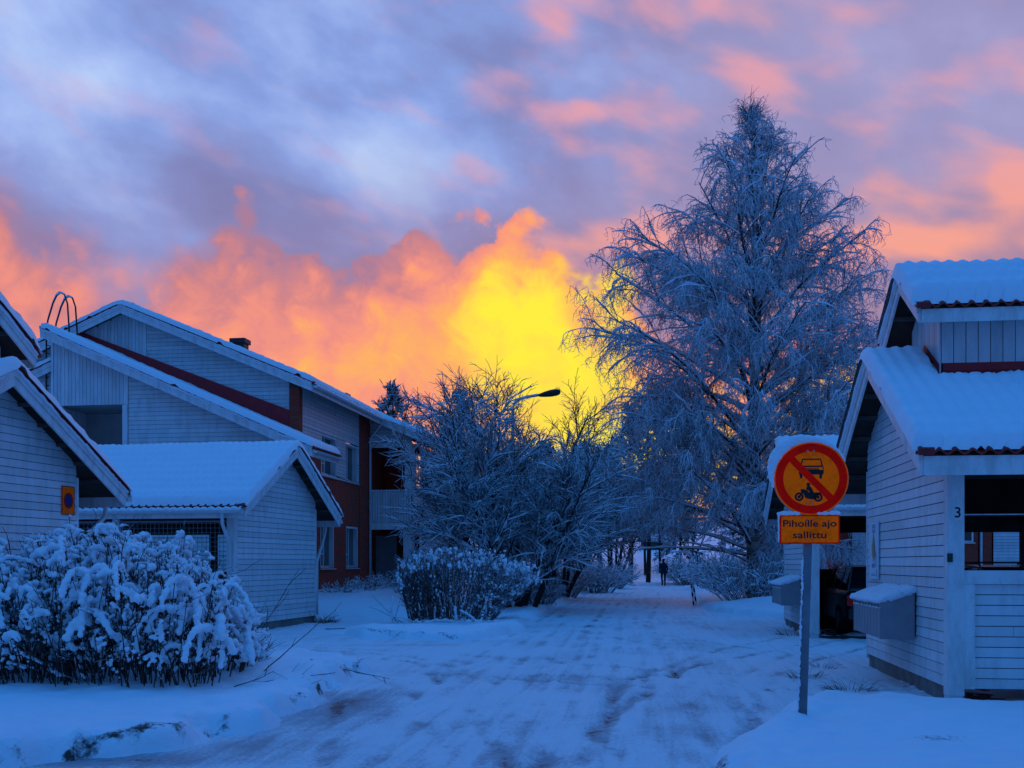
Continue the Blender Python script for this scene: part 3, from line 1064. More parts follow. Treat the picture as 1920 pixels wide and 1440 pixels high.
def carport(name, label, loc, t, s, length, clerestory=None, gutters=(), bays=(), downpipe=None, L=4.22, group=None, back_panel=False):
    th = empty(name, (loc[0], loc[1], 0), -math.atan(t))
    tag(th, label, 'carport', group)
    ye0, ye1, ze, sl = -0.4, 5.4, 2.48, 0.535
    f = MB(s)
    f.box(0.02, 0.22, 0.0, L, -0.3, 0.178)
    f.build('foundation', M['concrete'], th)
    deck, zu = gable_roof(th, s, -0.35, length, ye0, ye1, ze, sl, 0.10, 5 + int(loc[1]), gutters, snow_gap=(clerestory['x0'] - 0.02, 2.5 - 0.72 - 0.27, 2.5 + 0.72 + 0.27) if clerestory else None)

    def span(z):
        o = (z - 0.15 - ze) / sl
        a = max(0.0, ye0 + o)
        b = min(L, ye1 - o)
        return [(a, max(b, a))]
    w = MB(s)
    bk = MB(s)
    boards_h(w, bk, span, 0.18, 4.12, 0.1178, 'x', 0.0)
    w.build('gable_wall', M['white'], th)
    bk.build('wall_backing', M['groove'], th)
    c = MB(s)
    c.box(-0.014, 0.05, L + 0.002, L + 0.06, 0.12, 2.9)
    c.build('corner_trim', M['trim'], th)
    # posts and beams
    xs = [0.0]
    x = 2.75
    while x < length:
        xs.append(x)
        x += 2.75
    for i, x in enumerate(xs):
        p = MB(s)
        x0 = x + (0.004 if i == 0 else -0.08)
        p.box(x0 - (0.016 if i == 0 else 0), x0 + 0.16, -0.17, -0.004, 0.10, ze + 0.14)
        p.build('post', M['trim'], th, bevel=0.004)
        q = MB(s)
        q.box(x0 - 0.01, x0 + 0.15, -0.16, -0.014, -0.2, 0.098)
        q.build('post_base', M['metal_w'], th)
        if i:
            p = MB(s)
            p.box(x0, x0 + 0.16, L - 0.16, L, 0.0, ze + 0.5)
            p.build('post', M['under'], th)
            p = MB(s)
            p.box(x0 + 0.03, x0 + 0.13, 0.0, L, ze - 0.05, ze + 0.12)
            p.build('tie_beam', M['under'], th)
    b = MB(s)
    b.box(0.16, length, L - 0.12, L - 0.01, ze - 0.22, ze + 0.32)
    b.build('back_beam', M['under'], th)
    b = MB(s)
    b.box(0.17, length, -0.13, -0.03, ze - 0.02, ze + 0.17)
    b.build('front_beam', M['under'], th)
    fl = MB(s)
    fl.box(0.23, length, -0.1, L + 0.8, -0.1, 0.022)
    fl.build('floor', M['asphalt'], th)
    for (i, kind) in bays:
        x0 = xs[i] + (0.165 if i == 0 else 0.085)
        x1 = (xs[i + 1] if i + 1 < len(xs) else length) - 0.085
        if kind == 'panel':
            fr = MB(s)
            fr.box(x0, x1, -0.135, -0.085, 1.31, 1.46)
            fr.box(x0, x0 + 0.12, -0.135, -0.085, 0.17, 1.308)
            fr.box(x1 - 0.12, x1, -0.135, -0.085, 0.17, 1.308)
            fr.build('panel_frame', M['trim'], th, bevel=0.003)
            pb = MB(s)
            bb = MB(s)
            boards_h(pb, bb, lambda z: [(x0 + 0.122, x1 - 0.122)], 0.165, 1.305, 0.1178, 'y', -0.095, lip=0.008)
            pn = pb.build('panel', M['white'], th)
            bb.build('panel_backing', M['groove'], pn)
        if kind == 'mesh':
            wm = MB(s)
            nx = int((x1 - x0) / 0.1)
            for k in range(nx + 1):
                x = x0 + (x1 - x0) * k / nx
                wm.box(x - 0.004, x + 0.004, -0.104, -0.096, 0.06, 2.44)
            for k in range(24):
                z = 0.08 + k * 0.1
                wm.box(x0, x1, -0.095, -0.087, z - 0.004, z + 0.004)
            wm.box(x0, x1, -0.12, -0.08, 1.16, 1.20)
            wm.box(x0, x1, -0.12, -0.08, 2.40, 2.44)
            wm.box(x0, x1, -0.12, -0.08, 0.04, 0.08)
            wm.build('wire_mesh', M['grey_metal'], th)
    if clerestory:
        x0c, hw, ov = clerestory['x0'], 0.72, 0.36
        yr = 2.5
        zc = 4.50

        def zw(y):
            return ze + sl * min(y - ye0, ye1 - y) + 0.25
        bv = MB(s)
        bk = MB(s)
        for yy, sg in ((yr - hw, 1), (yr + hw, -1)):
            if sg == 1:
                boards_v(bv, bk, x0c, length, lambda q: zc + 0.25, lambda q: zw(yr - hw) + 0.16, 0.147, 'y', yy)
            else:
                bk.box(x0c, length, yy - 0.04, yy, zw(yr - hw) - 0.1, zc + 0.25)
        boards_v(bv, bk, yr - hw, yr + hw, lambda q: zc + 0.25 + 0.56 * (hw - abs(q - yr)), lambda q: zw(yr - hw) + 0.0, 0.12, 'x', x0c + 0.0)
        bv.build('clerestory_wall', M['white'], th)
        bk.build('clerestory_backing', M['groove'], th)
        fl = MB(s)
        for yy, sg in ((yr - hw, -1), (yr + hw, 1)):
            z = zw(yr - hw)
            fl.prism([(yy + sg * 0.005, z + 0.16), (yy + sg * 0.02, z + 0.16), (yy + sg * 0.03, z + 0.06), (yy + sg * 0.24, z + 0.06 - 0.24 * sl), (yy + sg * 0.24, z + 0.04 - 0.24 * sl), (yy + sg * 0.005, z - 0.02)], 'x', x0c + 0.02, length)
        fl.prism([(yr - hw, zw(yr - hw)), (yr, zw(yr)), (yr + hw, zw(yr + hw)), (yr + hw, zw(yr + hw) + 0.15), (yr, zw(yr) + 0.15), (yr - hw, zw(yr - hw) + 0.15)], 'x', x0c - 0.03, x0c - 0.021)
        fl.build('flashing', M['flash'], th)
        gable_roof(th, s, clerestory['xb'], length, yr - hw - ov, yr + hw + ov, zc, 0.60, 0.13, 77 + int(loc[1]), board=0.21, purlin_x=0.2)
    if back_panel:
        bp = MB(s)
        bp.box(0.17, length, L - 0.06, L - 0.02, 0.0, 1.38)
        bp.build('back_panel', M['under'], th)
    if downpipe:
        for pts in downpipe:
            dp = MB(s)
            dp.tube(pts, 0.038, 10)
            dp.build('downpipe', M['metal_w'], th, smooth=True)
    return th


TR, TL = 0.1325, 0.1915
CR = math.cos(math.atan(TR))
CP1 = carport('carport', 'white boarded carport with number 3 on its post and a raised clerestory roof', (4.76, 11.74), TR, 1, 6.6, clerestory={'x0': 0.42, 'xb': 0.06}, bays=[(0, 'panel'), (1, 'panel')], group='snow roofed carports')
CP2 = carport('carport', 'white carport behind the round road sign with a dark car parked under it', (6.09, 21.80), TR, 1, 9.0, gutters=(-0.4,), back_panel=True, group='snow roofed carports')
CP3 = carport('carport', 'white gabled shed with wire mesh front and a snowy tiled roof, beside the brick house', (-5.87, 22.8), TL, -1, 8.0, L=4.5, gutters=(-0.4, 5.4), bays=[(0, 'mesh'), (1, 'mesh'), (2, 'mesh')],
        downpipe=[[(0.10, -0.51, 2.58), (0.10, -0.51, 2.36), (0.09, -0.42, 2.22), (0.07, -0.24, 1.98), (0.07, -0.21, 1.85), (0.07, -0.21, 0.2)], [(0.10, 5.51, 2.58), (0.10, 5.5, 2.40), (0.07, 5.3, 2.2), (0.02, 4.75, 1.66), (0.0, 4.62, 1.55), (0.0, 4.62, 0.2)]], group='snow roofed carports')
CP4 = carport('carport', 'white gable end with an orange no-parking plate, at the left edge behind the snowy bush', (-7.82, 12.63), TL, -1, 6.0, L=4.5, clerestory={'x0': 0.42, 'xb': 0.06}, gutters=(5.4,), bays=[(0, 'panel')],
        downpipe=[[(0.10, 5.51, 2.60), (0.10, 5.51, 2.42), (0.09, 5.45, 2.30), (0.05, 5.0, 2.05), (0.03, 4.75, 1.85), (0.0, 4.62, 1.7), (0.0, 4.62, 0.2)]], group='snow roofed carports')


def waste_bins():
    a = math.atan(TL)
    src = None
    for k, (lx, ly, lb) in enumerate([(-0.62, 0.75, 'dark wheeled waste bin behind the wire mesh, nearest the shed corner post'), (-1.42, 0.85, 'dark wheeled waste bin behind the wire mesh, second from the corner post')]):
        x = -5.87 + lx * math.cos(a) + ly * math.sin(a)
        y = 22.8 - lx * math.sin(a) + ly * math.cos(a)
        if src:
            c = copy_tree(src)
            c.location = (x, y, 0.025)
            c['label'] = lb
            continue
        th = src = empty('waste_bin', (x, y, 0.025), -a)
        tag(th, lb, 'waste bin', 'waste bins in the mesh shed')
        m = MB()
        m.prism([(-0.26, 0.10), (0.24, 0.10), (0.34, 1.12), (-0.34, 1.12)], 'x', -0.31, 0.31)
        m.box(-0.34, 0.34, -0.37, 0.37, 1.121, 1.16)
        m.build('body', M['black'], th, bevel=0.01)
        m = MB()
        m.prism([(-0.39, 1.165), (0.38, 1.165), (0.36, 1.25), (0.0, 1.31), (-0.36, 1.24)], 'x', -0.35, 0.35)
        m.build('lid', M['dark_metal'], th, bevel=0.012)
        for sx in (-1, 1):
            m = MB()
            m.prism([(0.22 + 0.10 * math.cos(q), 0.10 + 0.10 * math.sin(q)) for q in np.linspace(0, 2 * math.pi, 16, endpoint=False)], 'x', min(sx * 0.30, sx * 0.35), max(sx * 0.30, sx * 0.35))
            m.build('wheel', M['dark_metal'], th)


waste_bins()


# ------------------------------------------------------------------ the brick and board house
def mono_roof(th, s, x0, x1, ya, za, yb, zb, T, seed, board=0.27, gutter_b=False, fascia_b=True, per=0.2, name='roof'):
    """single slope from high edge ya to low edge yb; za, zb = underside of the bargeboard at x0"""
    d = MB(s)
    d.prism([(ya, za + board - 0.09), (yb, zb + board - 0.09), (yb, zb + board - 0.02), (ya, za + board - 0.02)], 'x', x0 + 0.035, x1)
    deck = d.build(name, M['under'], th)
    b = MB(s)
    b.prism([(ya, za), (yb, zb), (yb, zb + board), (ya, za + board)], 'x', x0, x0 + 0.032)
    b.prism([(ya, za + board * 0.55), (yb, zb + board * 0.55), (yb, zb + board + 0.004), (ya, za + board + 0.004)], 'x', x0 - 0.022, x0 - 0.002)
    b.build('bargeboard', M['trim'], deck)
    sg = 1 if yb > ya else -1
    if fascia_b:
        f = MB(s)
        f.box(x0 + 0.034, x1, min(yb + sg * 0.001, yb + sg * 0.03), max(yb + sg * 0.001, yb + sg * 0.03), zb - 0.005, zb + board - 0.05)
        f.build('fascia', M['trim'], deck)
    sl = (za - zb) / abs(yb - ya)
    tl = MB(s)
    zt = board + 0.012
    tile_sheet(tl, x0 + 0.03, x1, yb + sg * 0.07, zb + zt - 0.07 * sl, ya, za + zt, per)
    tl.prism([(yb + sg * 0.07, zb + zt - 0.07 * sl - 0.02), (yb + sg * 0.07, zb + zt - 0.07 * sl + 0.05), (ya, za + zt + 0.05), (ya, za + zt - 0.02)], 'x', x0 - 0.035, x0 + 0.12)
    tl.build('roof_tiles', M['tile'], deck)
    lo, hi = min(ya, yb), max(ya, yb)

    def zf(y):
        return zb + (za - zb) * (y - yb) / (ya - yb) + zt + 0.05
    roof_snow('snow_cover', deck, s, x0 - 0.08, x1, (lo - (0.04 if sg < 0 else 0), hi + (0.04 if sg > 0 else 0)), zf, T, seed, per=per, res=0.07)
    n = int(abs(yb - ya) / 0.06)
    yy = np.linspace(ya, yb, n)
    zz = zb + (za - zb) * (yy - yb) / (ya - yb) + board - 0.012 + RNG.normal(0, 0.01, n)
    rr = np.clip(0.026 + 0.040 * (fbm(yy * 1.6, yy * 0 + seed, seed, 3) - 0.45), 0.004, 0.045)
    P = np.stack([np.full(n, x0 - 0.03), yy, zz], 1)
    P = (P[:, [1, 0, 2]] if s == 'y' else P * np.array([s, 1, 1]))[None]
    tb = Tubes()
    tb.add(P, rr[None], 6)
    tb.build('ledge_snow', M['roof_snow'], deck)
    if gutter_b:
        gt = MB(s)
        yo = yb + sg * 0.11
        pts = [(yo + 0.065 * math.cos(q), zb + board - 0.10 + 0.065 * math.sin(q)) for q in np.linspace(math.pi, 2 * math.pi, 9)]
        pts2 = [(yo + 0.057 * math.cos(q), zb + board - 0.10 + 0.057 * math.sin(q)) for q in np.linspace(2 * math.pi, math.pi, 9)]
        gt.prism(pts + pts2, 'x', x0, x1)
        gt.build('gutter', M['metal_w'], deck)
    return deck


def wall_cells(mb, y0, y1, z0, z1, holes, x0, x1):
    """solid wall in the yz plane with rectangular openings"""
    ys = sorted({y0, y1} | {v for h in holes for v in h[:2] if y0 < v < y1})
    zs = sorted({z0, z1} | {v for h in holes for v in h[2:] if z0 < v < z1})
    for a, b in zip(ys[:-1], ys[1:]):
        for c, d in zip(zs[:-1], zs[1:]):
            if any(h[0] <= a + 1e-6 and b <= h[1] + 1e-6 and h[2] <= c + 1e-6 and d <= h[3] + 1e-6 for h in holes):
                continue
            mb.box(x0, x1, a, b, c, d)


M['door'] = mottled('dark_door', (0.10, 0.05, 0.035), (0.07, 0.035, 0.028), 3, 0.6, 0.3)
M['added_pane_backing'] = principled('pale_added_backing', (0.42, 0.40, 0.38), 0.8, 0.2)[0]


def mat_sunset_glint():  # emissive pane colour that imitates the sunset reflected in the glass
    m, t, p = principled('sunset_glint', (0.05, 0.03, 0.02), 0.1, 0.6)
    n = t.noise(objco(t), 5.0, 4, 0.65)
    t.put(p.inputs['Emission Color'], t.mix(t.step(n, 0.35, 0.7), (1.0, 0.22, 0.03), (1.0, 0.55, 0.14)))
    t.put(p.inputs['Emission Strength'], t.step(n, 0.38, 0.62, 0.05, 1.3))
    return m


M['glint_pane'] = mat_sunset_glint()
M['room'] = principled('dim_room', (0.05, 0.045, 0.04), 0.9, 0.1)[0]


def window(th, face, y0, y1, z0, z1, recess, sill=True, muntin=0.32, sunlit=False):
    """window in a wall facing +x; the glass sits recess behind the wall face"""
    x = face - recess
    f = MB()
    w = 0.07
    f.box(x - 0.03, face - 0.006, y0 + 0.001, y0 + w, z0, z1 - 0.002)
    f.box(x - 0.03, face - 0.006, y1 - w, y1 - 0.001, z0, z1 - 0.002)
    f.box(x - 0.028, face - 0.006, y0 + w + 0.001, y1 - w - 0.001, z1 - w, z1 - 0.002)
    f.box(x - 0.028, x + 0.03, y0 + w + 0.001, y1 - w - 0.001, z0, z0 + w)
    ym = (y0 + y1) / 2
    f.box(x - 0.02, x + 0.028, ym - 0.035, ym + 0.035, z0 + w + 0.001, z1 - w - 0.001)
    zm = z0 + (z1 - z0) * muntin
    f.box(x - 0.012, x + 0.024, y0 + w + 0.001, ym - 0.036, zm - 0.018, zm + 0.018)
    q = (y0 + w + ym - 0.035) / 2
    f.box(x - 0.011, x + 0.022, q - 0.012, q + 0.012, z0 + w + 0.001, zm - 0.019)
    fr = f.build('window', M['trim'], th)
    g = MB()
    g.box(x - 0.01, x - 0.004, y0 + w, y1 - w, z0 + w, z1 - w)
    g.build('pane', M['glint_pane'] if sunlit else M['glass'], fr)
    if sunlit:
        g = MB()
        g.box(x - 0.026, x - 0.016, y0 + w, y1 - w, z0 + w, z1 - w)
        g.build('added_pane_backing', M['room'], fr)  # added plate that keeps the pane glow from spilling inside
    if sill:
        s = MB()
        s.prism([(face - 0.1, z0 - 0.002), (face + 0.075, z0 - 0.03), (face + 0.075, z0 - 0.055), (face - 0.1, z0 - 0.04)], 'y', y0 - 0.06, y1 + 0.06)
        s.build('sill', M['metal_w'], fr)


def house():
    th = empty('house', (-6.74, 33.7, 0), -math.atan(0.145))
    tag(th, 'large two storey house of white boards and red brick, left of the road', 'house')
    base = 0.3
    ze, sl, xr, xe = 6.86, 0.415, -5.75, 0.6

    def zu(x):
        return ze + sl * min(xe - x, x - (2 * xr - xe))
    gable_roof(th, 'y', -0.5, 26.0, 2 * xr - xe, xe, ze, sl, 0.10, 21, gutters=(xe,), board=0.27, per=0.2)
    # front gable wall, y = 0
    w = MB()
    bk = MB()
    boards_h(w, bk, lambda z: [(-5.1, min(-0.31, xe - (z - 0.17 - ze) / sl))] if xe - (z - 0.17 - ze) / sl > -5.1 else [(-5.1, -5.1)], 5.3, 9.4, 0.13, 'y', 0.0)
    boards_h(w, bk, lambda z: [(max(-11.6, 2 * xr - xe + (z - 0.17 - ze) / sl), -7.32)] if 2 * xr - xe + (z - 0.17 - ze) / sl < -7.32 else [(-7.32, -7.32)], 4.0, 8.8, 0.13, 'y', 0.0)
    boards_v(w, bk, -7.3, -5.24, lambda x: zu(x) + 0.17, lambda x: 7.0, 0.12, 'y', 0.0)
    w.build('gable_wall', M['white'], th)
    tr = MB()
    tr.box(-5.235, -5.105, -0.025, 0.02, 7.0, zu(-5.2) + 0.16)
    tr.build('corner_trim', M['trim'], th)
    fl = MB()
    fl.prism([(-7.45, 9.08), (-0.302, 6.36), (-0.302, 5.2), (-7.45, 8.4)], 'y', -0.05, -0.028)
    fl.build('flashing', M['flash'], th)
    # brick: corner pilaster, ground floor side wall, second pilaster
    br = MB()
    br.box(-0.30, 0.03, -0.03, 0.28, 4.4, 7.05)
    holes = [(2.15, 3.62, 1.35, 2.86), (5.04, 6.53, 1.35, 2.86)]
    wall_cells(br, 0.28, 6.67, base, 4.45, holes, -0.35, 0.0)
    br.box(-0.35, 0.0, 0.28, 2.2, 4.45, 5.2)
    br.box(-0.35, 0.03, 6.67, 7.98, base, 7.2)
    br.box(-0.35, -0.02, 7.985, 26.0, base, 7.0)
    br.box(-12.0, -0.36, 0.06, 0.3, base, 5.0)
    br.build('brick_wall', M['brick'], th)
    # boarded upper side wall
    up = [(2.26, 3.9, 4.5, 5.9), (4.98, 6.5, 4.5, 5.88)]

    def span(z):
        iv = []
        a = 2.205 if z < 5.2 else 0.285
        for h in up:
            if h[2] - 0.01 < z < h[3] + 0.01:
                iv.append((a, h[0]))
                a = h[1]
        iv.append((a, 6.665))
        while len(iv) < 3:
            iv.append((6.66, 6.661))
        return iv
    sw = MB()
    for (za, zb) in ((4.46, 5.2), (5.21, 5.9), (5.91, 7.2)):
        boards_h(sw, bk, lambda z: span(max(za + 0.02, min(z, zb - 0.02))), za, zb, 0.125, 'x', 0.0, out=1)
    sw.build('side_wall', M['white'], th)
    bk.build('wall_backing', M['groove'], th)
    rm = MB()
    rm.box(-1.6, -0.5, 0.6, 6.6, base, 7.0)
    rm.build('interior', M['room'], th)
    window(th, 0.0, 2.26, 3.9, 4.5, 5.9, 0.2)
    window(th, 0.0, 4.98, 6.5, 4.5, 5.88, 0.2)
    window(th, 0.0, 2.15, 3.62, 1.35, 2.86, 0.16)
    window(th, 0.0, 5.04, 6.53, 1.35, 2.86, 0.16)
    fo = MB()
    fo.box(-0.34, -0.015, 0.3, 7.9, -0.3, base)
    fo.build('foundation', M['concrete'], th)

    # front block under the lower roof, y = -2.2
    def zl(x):
        return 8.32 - 0.4376 * (x + 7.13)
    mono_roof(th, 'y', -2.7, -0.052, -7.13, 8.32, 1.36, zl(1.36), 0.11, 31, gutter_b=True)
    fw = MB()
    fb = MB()
    boards_v(fw, fb, -6.98, -4.60, lambda x: zl(x) + 0.17, lambda x: 6.31, 0.12, 'y', -2.2)
    boards_h(fw, fb, lambda z: [(-4.56, min(0.10, -7.13 + (8.32 + 0.17 - z) / 0.4376))] if -7.13 + (8.49 - z) / 0.4376 > -4.56 else [(-4.56, -4.56)], base, 7.25, 0.13, 'y', -2.2)
    boards_v(fw, fb, -6.98, -4.6, lambda x: 4.45, lambda x: 3.2, 0.12, 'y', -2.2)
    fw.build('front_wall', M['white'], th)
    fb.build('front_wall_backing', M['groove'], th)
    lo = MB()
    lo.box(-7.02, -6.7, -2.23, -2.1, base, 6.30)
    lo.box(-4.74, -4.575, -2.235, -2.1, base, 6.30)
    lo.box(-7.06, -6.985, -2.24, -0.06, base, 8.30)
    lo.box(-4.61, -4.565, -2.238, -2.205, 6.3, zl(-4.6) + 0.15)
    lo.build('loggia_frame', M['trim'], th)
    ld = MB()
    ld.box(-6.97, -4.6, -0.4, -0.3, 3.0, 6.3)
    ld.box(-6.97, -4.58, -2.09, -0.3, 6.32, 6.4)
    ld.box(-4.56, -4.50, -2.0, -0.3, 3.0, 6.3)
    ld.box(-4.5, 0.06, -1.9, -1.8, base, 4.9)
    ld.build('loggia_wall', mottled('grey_boards', (0.45, 0.43, 0.42), (0.36, 0.35, 0.34), 2), th)
    dd = MB()
    dd.box(-5.35, -4.68, -0.46, -0.41, 3.4, 5.55)
    dd.build('loggia_door', M['door'], th)
    sd = MB()
    sd.box(-0.05, 0.085, -2.1, -0.06, base, 5.2)
    sd.build('block_side', M['brick'], th)
    # small wing on the far left
    mono_roof(th, 'y', -2.1, -0.06, -7.1, 7.42, -10.6, 5.9, 0.10, 33)
    ww = MB()
    wb = MB()
    boards_h(ww, wb, lambda z: [(max(-10.2, -7.1 - (7.59 - z) / 0.434), -7.08)], base, 7.4, 0.13, 'y', -1.8)
    ww.build('wing_wall', M['white'], th)
    wb.build('wing_backing', M['groove'], th)
    # roof ladder: two hooped rails and rungs
    rl = MB()
    sb = Tubes()
    for y in (-1.9, -1.45):
        pts = [(-7.42, y, 6.4), (-7.42, y, 8.55), (-7.37, y, 9.0), (-7.20, y, 9.52), (-7.08, y, 9.75), (-6.95, y, 9.84), (-6.82, y, 9.78), (-6.72, y, 9.5), (-6.69, y, 9.1), (-6.66, y, 8.62)]
        rl.tube(pts, 0.026, 8)
        P = np.array(pts[1:-1], float)
        k = np.linspace(0, len(P) - 1, 40)
        P = np.stack([np.interp(k, np.arange(len(P)), P[:, i]) for i in range(3)], 1)
        P[:, 2] += 0.02
        P[:, 0] -= 0.012
        sb.add(P[None], (0.022 + 0.012 * RNG.random(40))[None] * np.clip(0.6 + 0.8 * np.exp(-((P[:, 0] + 6.98) / 0.15) ** 2), 0, 1.4)[None], 6)
    for k in range(9):
        rl.tube([(-7.42, -1.9, 6.5 + k * 0.25), (-7.42, -1.45, 6.5 + k * 0.25)], 0.016, 6)
    lad = rl.build('roof_ladder', M['dark_metal'], th, smooth=True)
    sb.build('ladder_snow', M['roof_snow'], lad)
    # chimneys
    for (cx, cy, h, z0, zt) in ((-3.6, 4.0, 0.23, 8.2, 9.52), (-2.95, 14.0, 0.26, 8.2, 9.12), (-6.9, 2.2, 0.24, 8.8, 10.45)):
        c = MB()
        c.box(cx - h, cx + h, cy - h, cy + h, z0, zt - 0.17)
        c.box(cx - h - 0.06, cx + h + 0.06, cy - h - 0.06, cy + h + 0.06, zt - 0.168, zt)
        c.build('chimney', M['dark_metal'], th, bevel=0.015)
    # balcony block, y = 8
    mono_roof(th, 'y', 7.6, 20.0, 0.62, 6.83, 2.25, 6.16, 0.10, 35, gutter_b=True)
    bb = MB()
    bc = MB()
    boards_v(bb, bc, 0.06, 1.72, lambda x: 4.30, lambda x: 3.08, 0.105, 'y', 7.96, gap=0.016)
    boards_h(bb, bc, lambda z: [(0.06, min(1.72, 0.62 + (7.0 - z) / 0.41))], 6.18, 6.95, 0.13, 'y', 8.0)
    boards_h(bb, bc, lambda z: [(10.3, 20.0)], 0.4, 6.2, 0.13, 'x', 1.72, out=1)
    boards_h(bb, bc, lambda z: [(8.32, 10.28)], 3.08, 4.3, 0.13, 'x', 1.72, out=1)
    boards_h(bb, bc, lambda z: [(9.35, 10.28)], 0.4, 3.07, 0.13, 'x', 1.72, out=1)
    bb.build('balcony_boards', M['white'], th)
    bc.build('balcony_backing', M['groove'], th)
    bf = MB()
    bf.box(1.40, 1.74, 7.94, 8.3, 0.3, 3.07)
    bf.box(1.46, 1.74, 7.94, 8.3, 4.3, 6.17)
    bf.box(0.05, 1.76, 7.90, 8.3, 2.82, 3.07)
    bf.box(0.05, 1.77, 7.92, 8.02, 4.305, 4.36)
    bf.box(0.05, 1.75, 7.93, 8.04, 6.0, 6.175)
    bf.box(1.55, 1.73, 10.1, 10.3, 0.3, 6.2)
    bf.build('balcony_frame', M['trim'], th)
    dk = MB()
    dk.box(0.0, 1.5, 10.4, 10.6, 0.3, 6.4)
    dk.box(0.03, 1.7, 8.31, 10.38, 2.85, 3.05)
    dk.build('balcony_wall', M['brick'], th)
    dr = MB()
    dr.box(0.12, 0.95, 8.6, 8.66, 0.5, 2.6)
    dr.build('entrance_door', mottled('grey_door', (0.20, 0.17, 0.17), (0.16, 0.14, 0.14), 2, 0.5), th)
    window(th, 1.735, 8.7, 9.6, 4.45, 5.85, 0.05, sill=False, sunlit=True)  # this and the upper panes below glow in place of a sunset reflection
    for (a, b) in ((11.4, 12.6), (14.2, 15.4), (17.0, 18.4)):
        window(th, 1.745, a, b, 4.2, 5.5, 0.04, sill=False, sunlit=True)
        window(th, 1.745, a, b, 1.3, 2.6, 0.04, sill=False)
    dp = MB()
    dp.tube([(0.10, 7.86, 0.5), (0.10, 7.86, 6.25), (0.16, 7.82, 6.42), (0.62, 7.55, 6.86), (0.70, 7.5, 7.0)], 0.05, 10)
    dp.build('downpipe', M['metal_w'], th, smooth=True)
    dp = MB()
    dp.tube([(1.80, 7.95, 0.5), (1.80, 7.95, 5.9), (2.0, 7.9, 6.1), (2.3, 7.85, 6.3)], 0.045, 10)
    dp.build('downpipe', M['metal_w'], th, smooth=True)


house()


def back_house():
    th = empty('brick_house', (13.2, 44.0, 0.0), -math.atan(TR))
    tag(th, 'brick and white board house seen through the openings of the right hand carports', 'house')
    c = MB()
    c.box(0, 0.35, 0, 0.3, -0.1, 4.2)
    c.box(0.36, 1.6, 0.5, 0.8, -0.1, 4.2)
    c.box(1.95, 5.75, 0, 0.3, -0.1, 4.2)
    c.box(0.01, 12.0, 0.82, 7.0, -0.1, 4.15)
    c.box(5.95, 6.3, 0.06, 0.3, -0.1, 4.2)
    c.build('brick_wall', M['brick'], th)
    for (xa, xb, yy) in ((0.86, 1.9, 0.3), (6.34, 8.2, 0.0), (8.7, 12.0, 0.0)):
        w = MB()
        b = MB()
        boards_h(w, b, lambda z: [(xa, xb)], 0.1, 4.2, 0.125, 'y', yy)
        bw = w.build('board_wall', M['white'], th)
        b.build('wall_backing', M['groove'], bw)
    d = MB()
    d.box(0.62, 0.82, 0.40, 0.45, 0.0, 2.3)
    d.build('door', M['door'], th)
    for (a, e, z0, z1) in ((5.05, 5.55, 2.35, 3.6), (7.65, 8.2, 2.35, 3.6)):
        f = MB()
        f.box(a, e, -0.05, -0.005, z0, z1)
        wn = f.build('window', M['trim'], th)
        g = MB()
        g.box(a + 0.07, e - 0.07, -0.056, -0.051, z0 + 0.07, z1 - 0.07)
        g.build('pane', M['glass'], wn)
        q = MB()
        q.box(a - 0.06, e + 0.06, -0.12, -0.006, z0 - 0.05, z0 - 0.004)
        q.build('sill', M['metal_w'], wn)
    p = MB()
    p.tube([(5.85, -0.06, 0.1), (5.85, -0.06, 4.2)], 0.055, 8)
    p.build('downpipe', M['metal_w'], th, smooth=True)
    gable_roof(th, 1, -0.4, 12.4, -0.5, 7.4, 4.1, 0.42, 0.12, 55, board=0.2)


back_house()


# ------------------------------------------------------------------ things in the street
def at(org, t, lx, ly):
    a = math.atan(t)
    return (org[0] + lx * math.cos(a) + ly * math.sin(a), org[1] - lx * math.sin(a) + ly * math.cos(a))


def text_mesh(s, size, width, name, mat, parent, loc, rot, bold=0.0, depth=0.002, squash=None):
    cu = bpy.data.curves.new('tmp', 'FONT')
    cu.body = s
    cu.size = 1
    cu.offset = bold
    cu.extrude = 0.0
    cu.align_x = 'CENTER'
    ob = bpy.data.objects.new('tmp', cu)
    COL.objects.link(ob)
    dg = bpy.context.evaluated_depsgraph_get()
    me = bpy.data.meshes.new_from_object(ob.evaluated_get(dg))
    bpy.data.objects.remove(ob)
    co = np.array([v.co[:] for v in me.vertices])
    w = co[:, 0].max() - co[:, 0].min()
    k = width / w if width else size
    kz = size if squash is None else squash
    mid = (co[:, 0].max() + co[:, 0].min()) / 2
    for v in me.vertices:
        v.co = ((v.co.x - mid) * k, v.co.y * kz, 0)
    me.name = name
    o = link_mesh(name, me, mat, parent)
    o.location = loc
    o.rotation_euler = rot
    return o


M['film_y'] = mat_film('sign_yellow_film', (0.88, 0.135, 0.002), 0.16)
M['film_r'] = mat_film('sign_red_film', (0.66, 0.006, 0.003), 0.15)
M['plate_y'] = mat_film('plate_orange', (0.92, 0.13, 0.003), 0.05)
M['plate_r'] = mat_film('plate_red', (0.60, 0.02, 0.02), 0.0)
M['film_b'] = mat_film('plate_blue', (0.04, 0.04, 0.16), 0.0)
M['grey'] = principled('worn_grey', (0.16, 0.15, 0.15), 0.7, 0.3)[0]


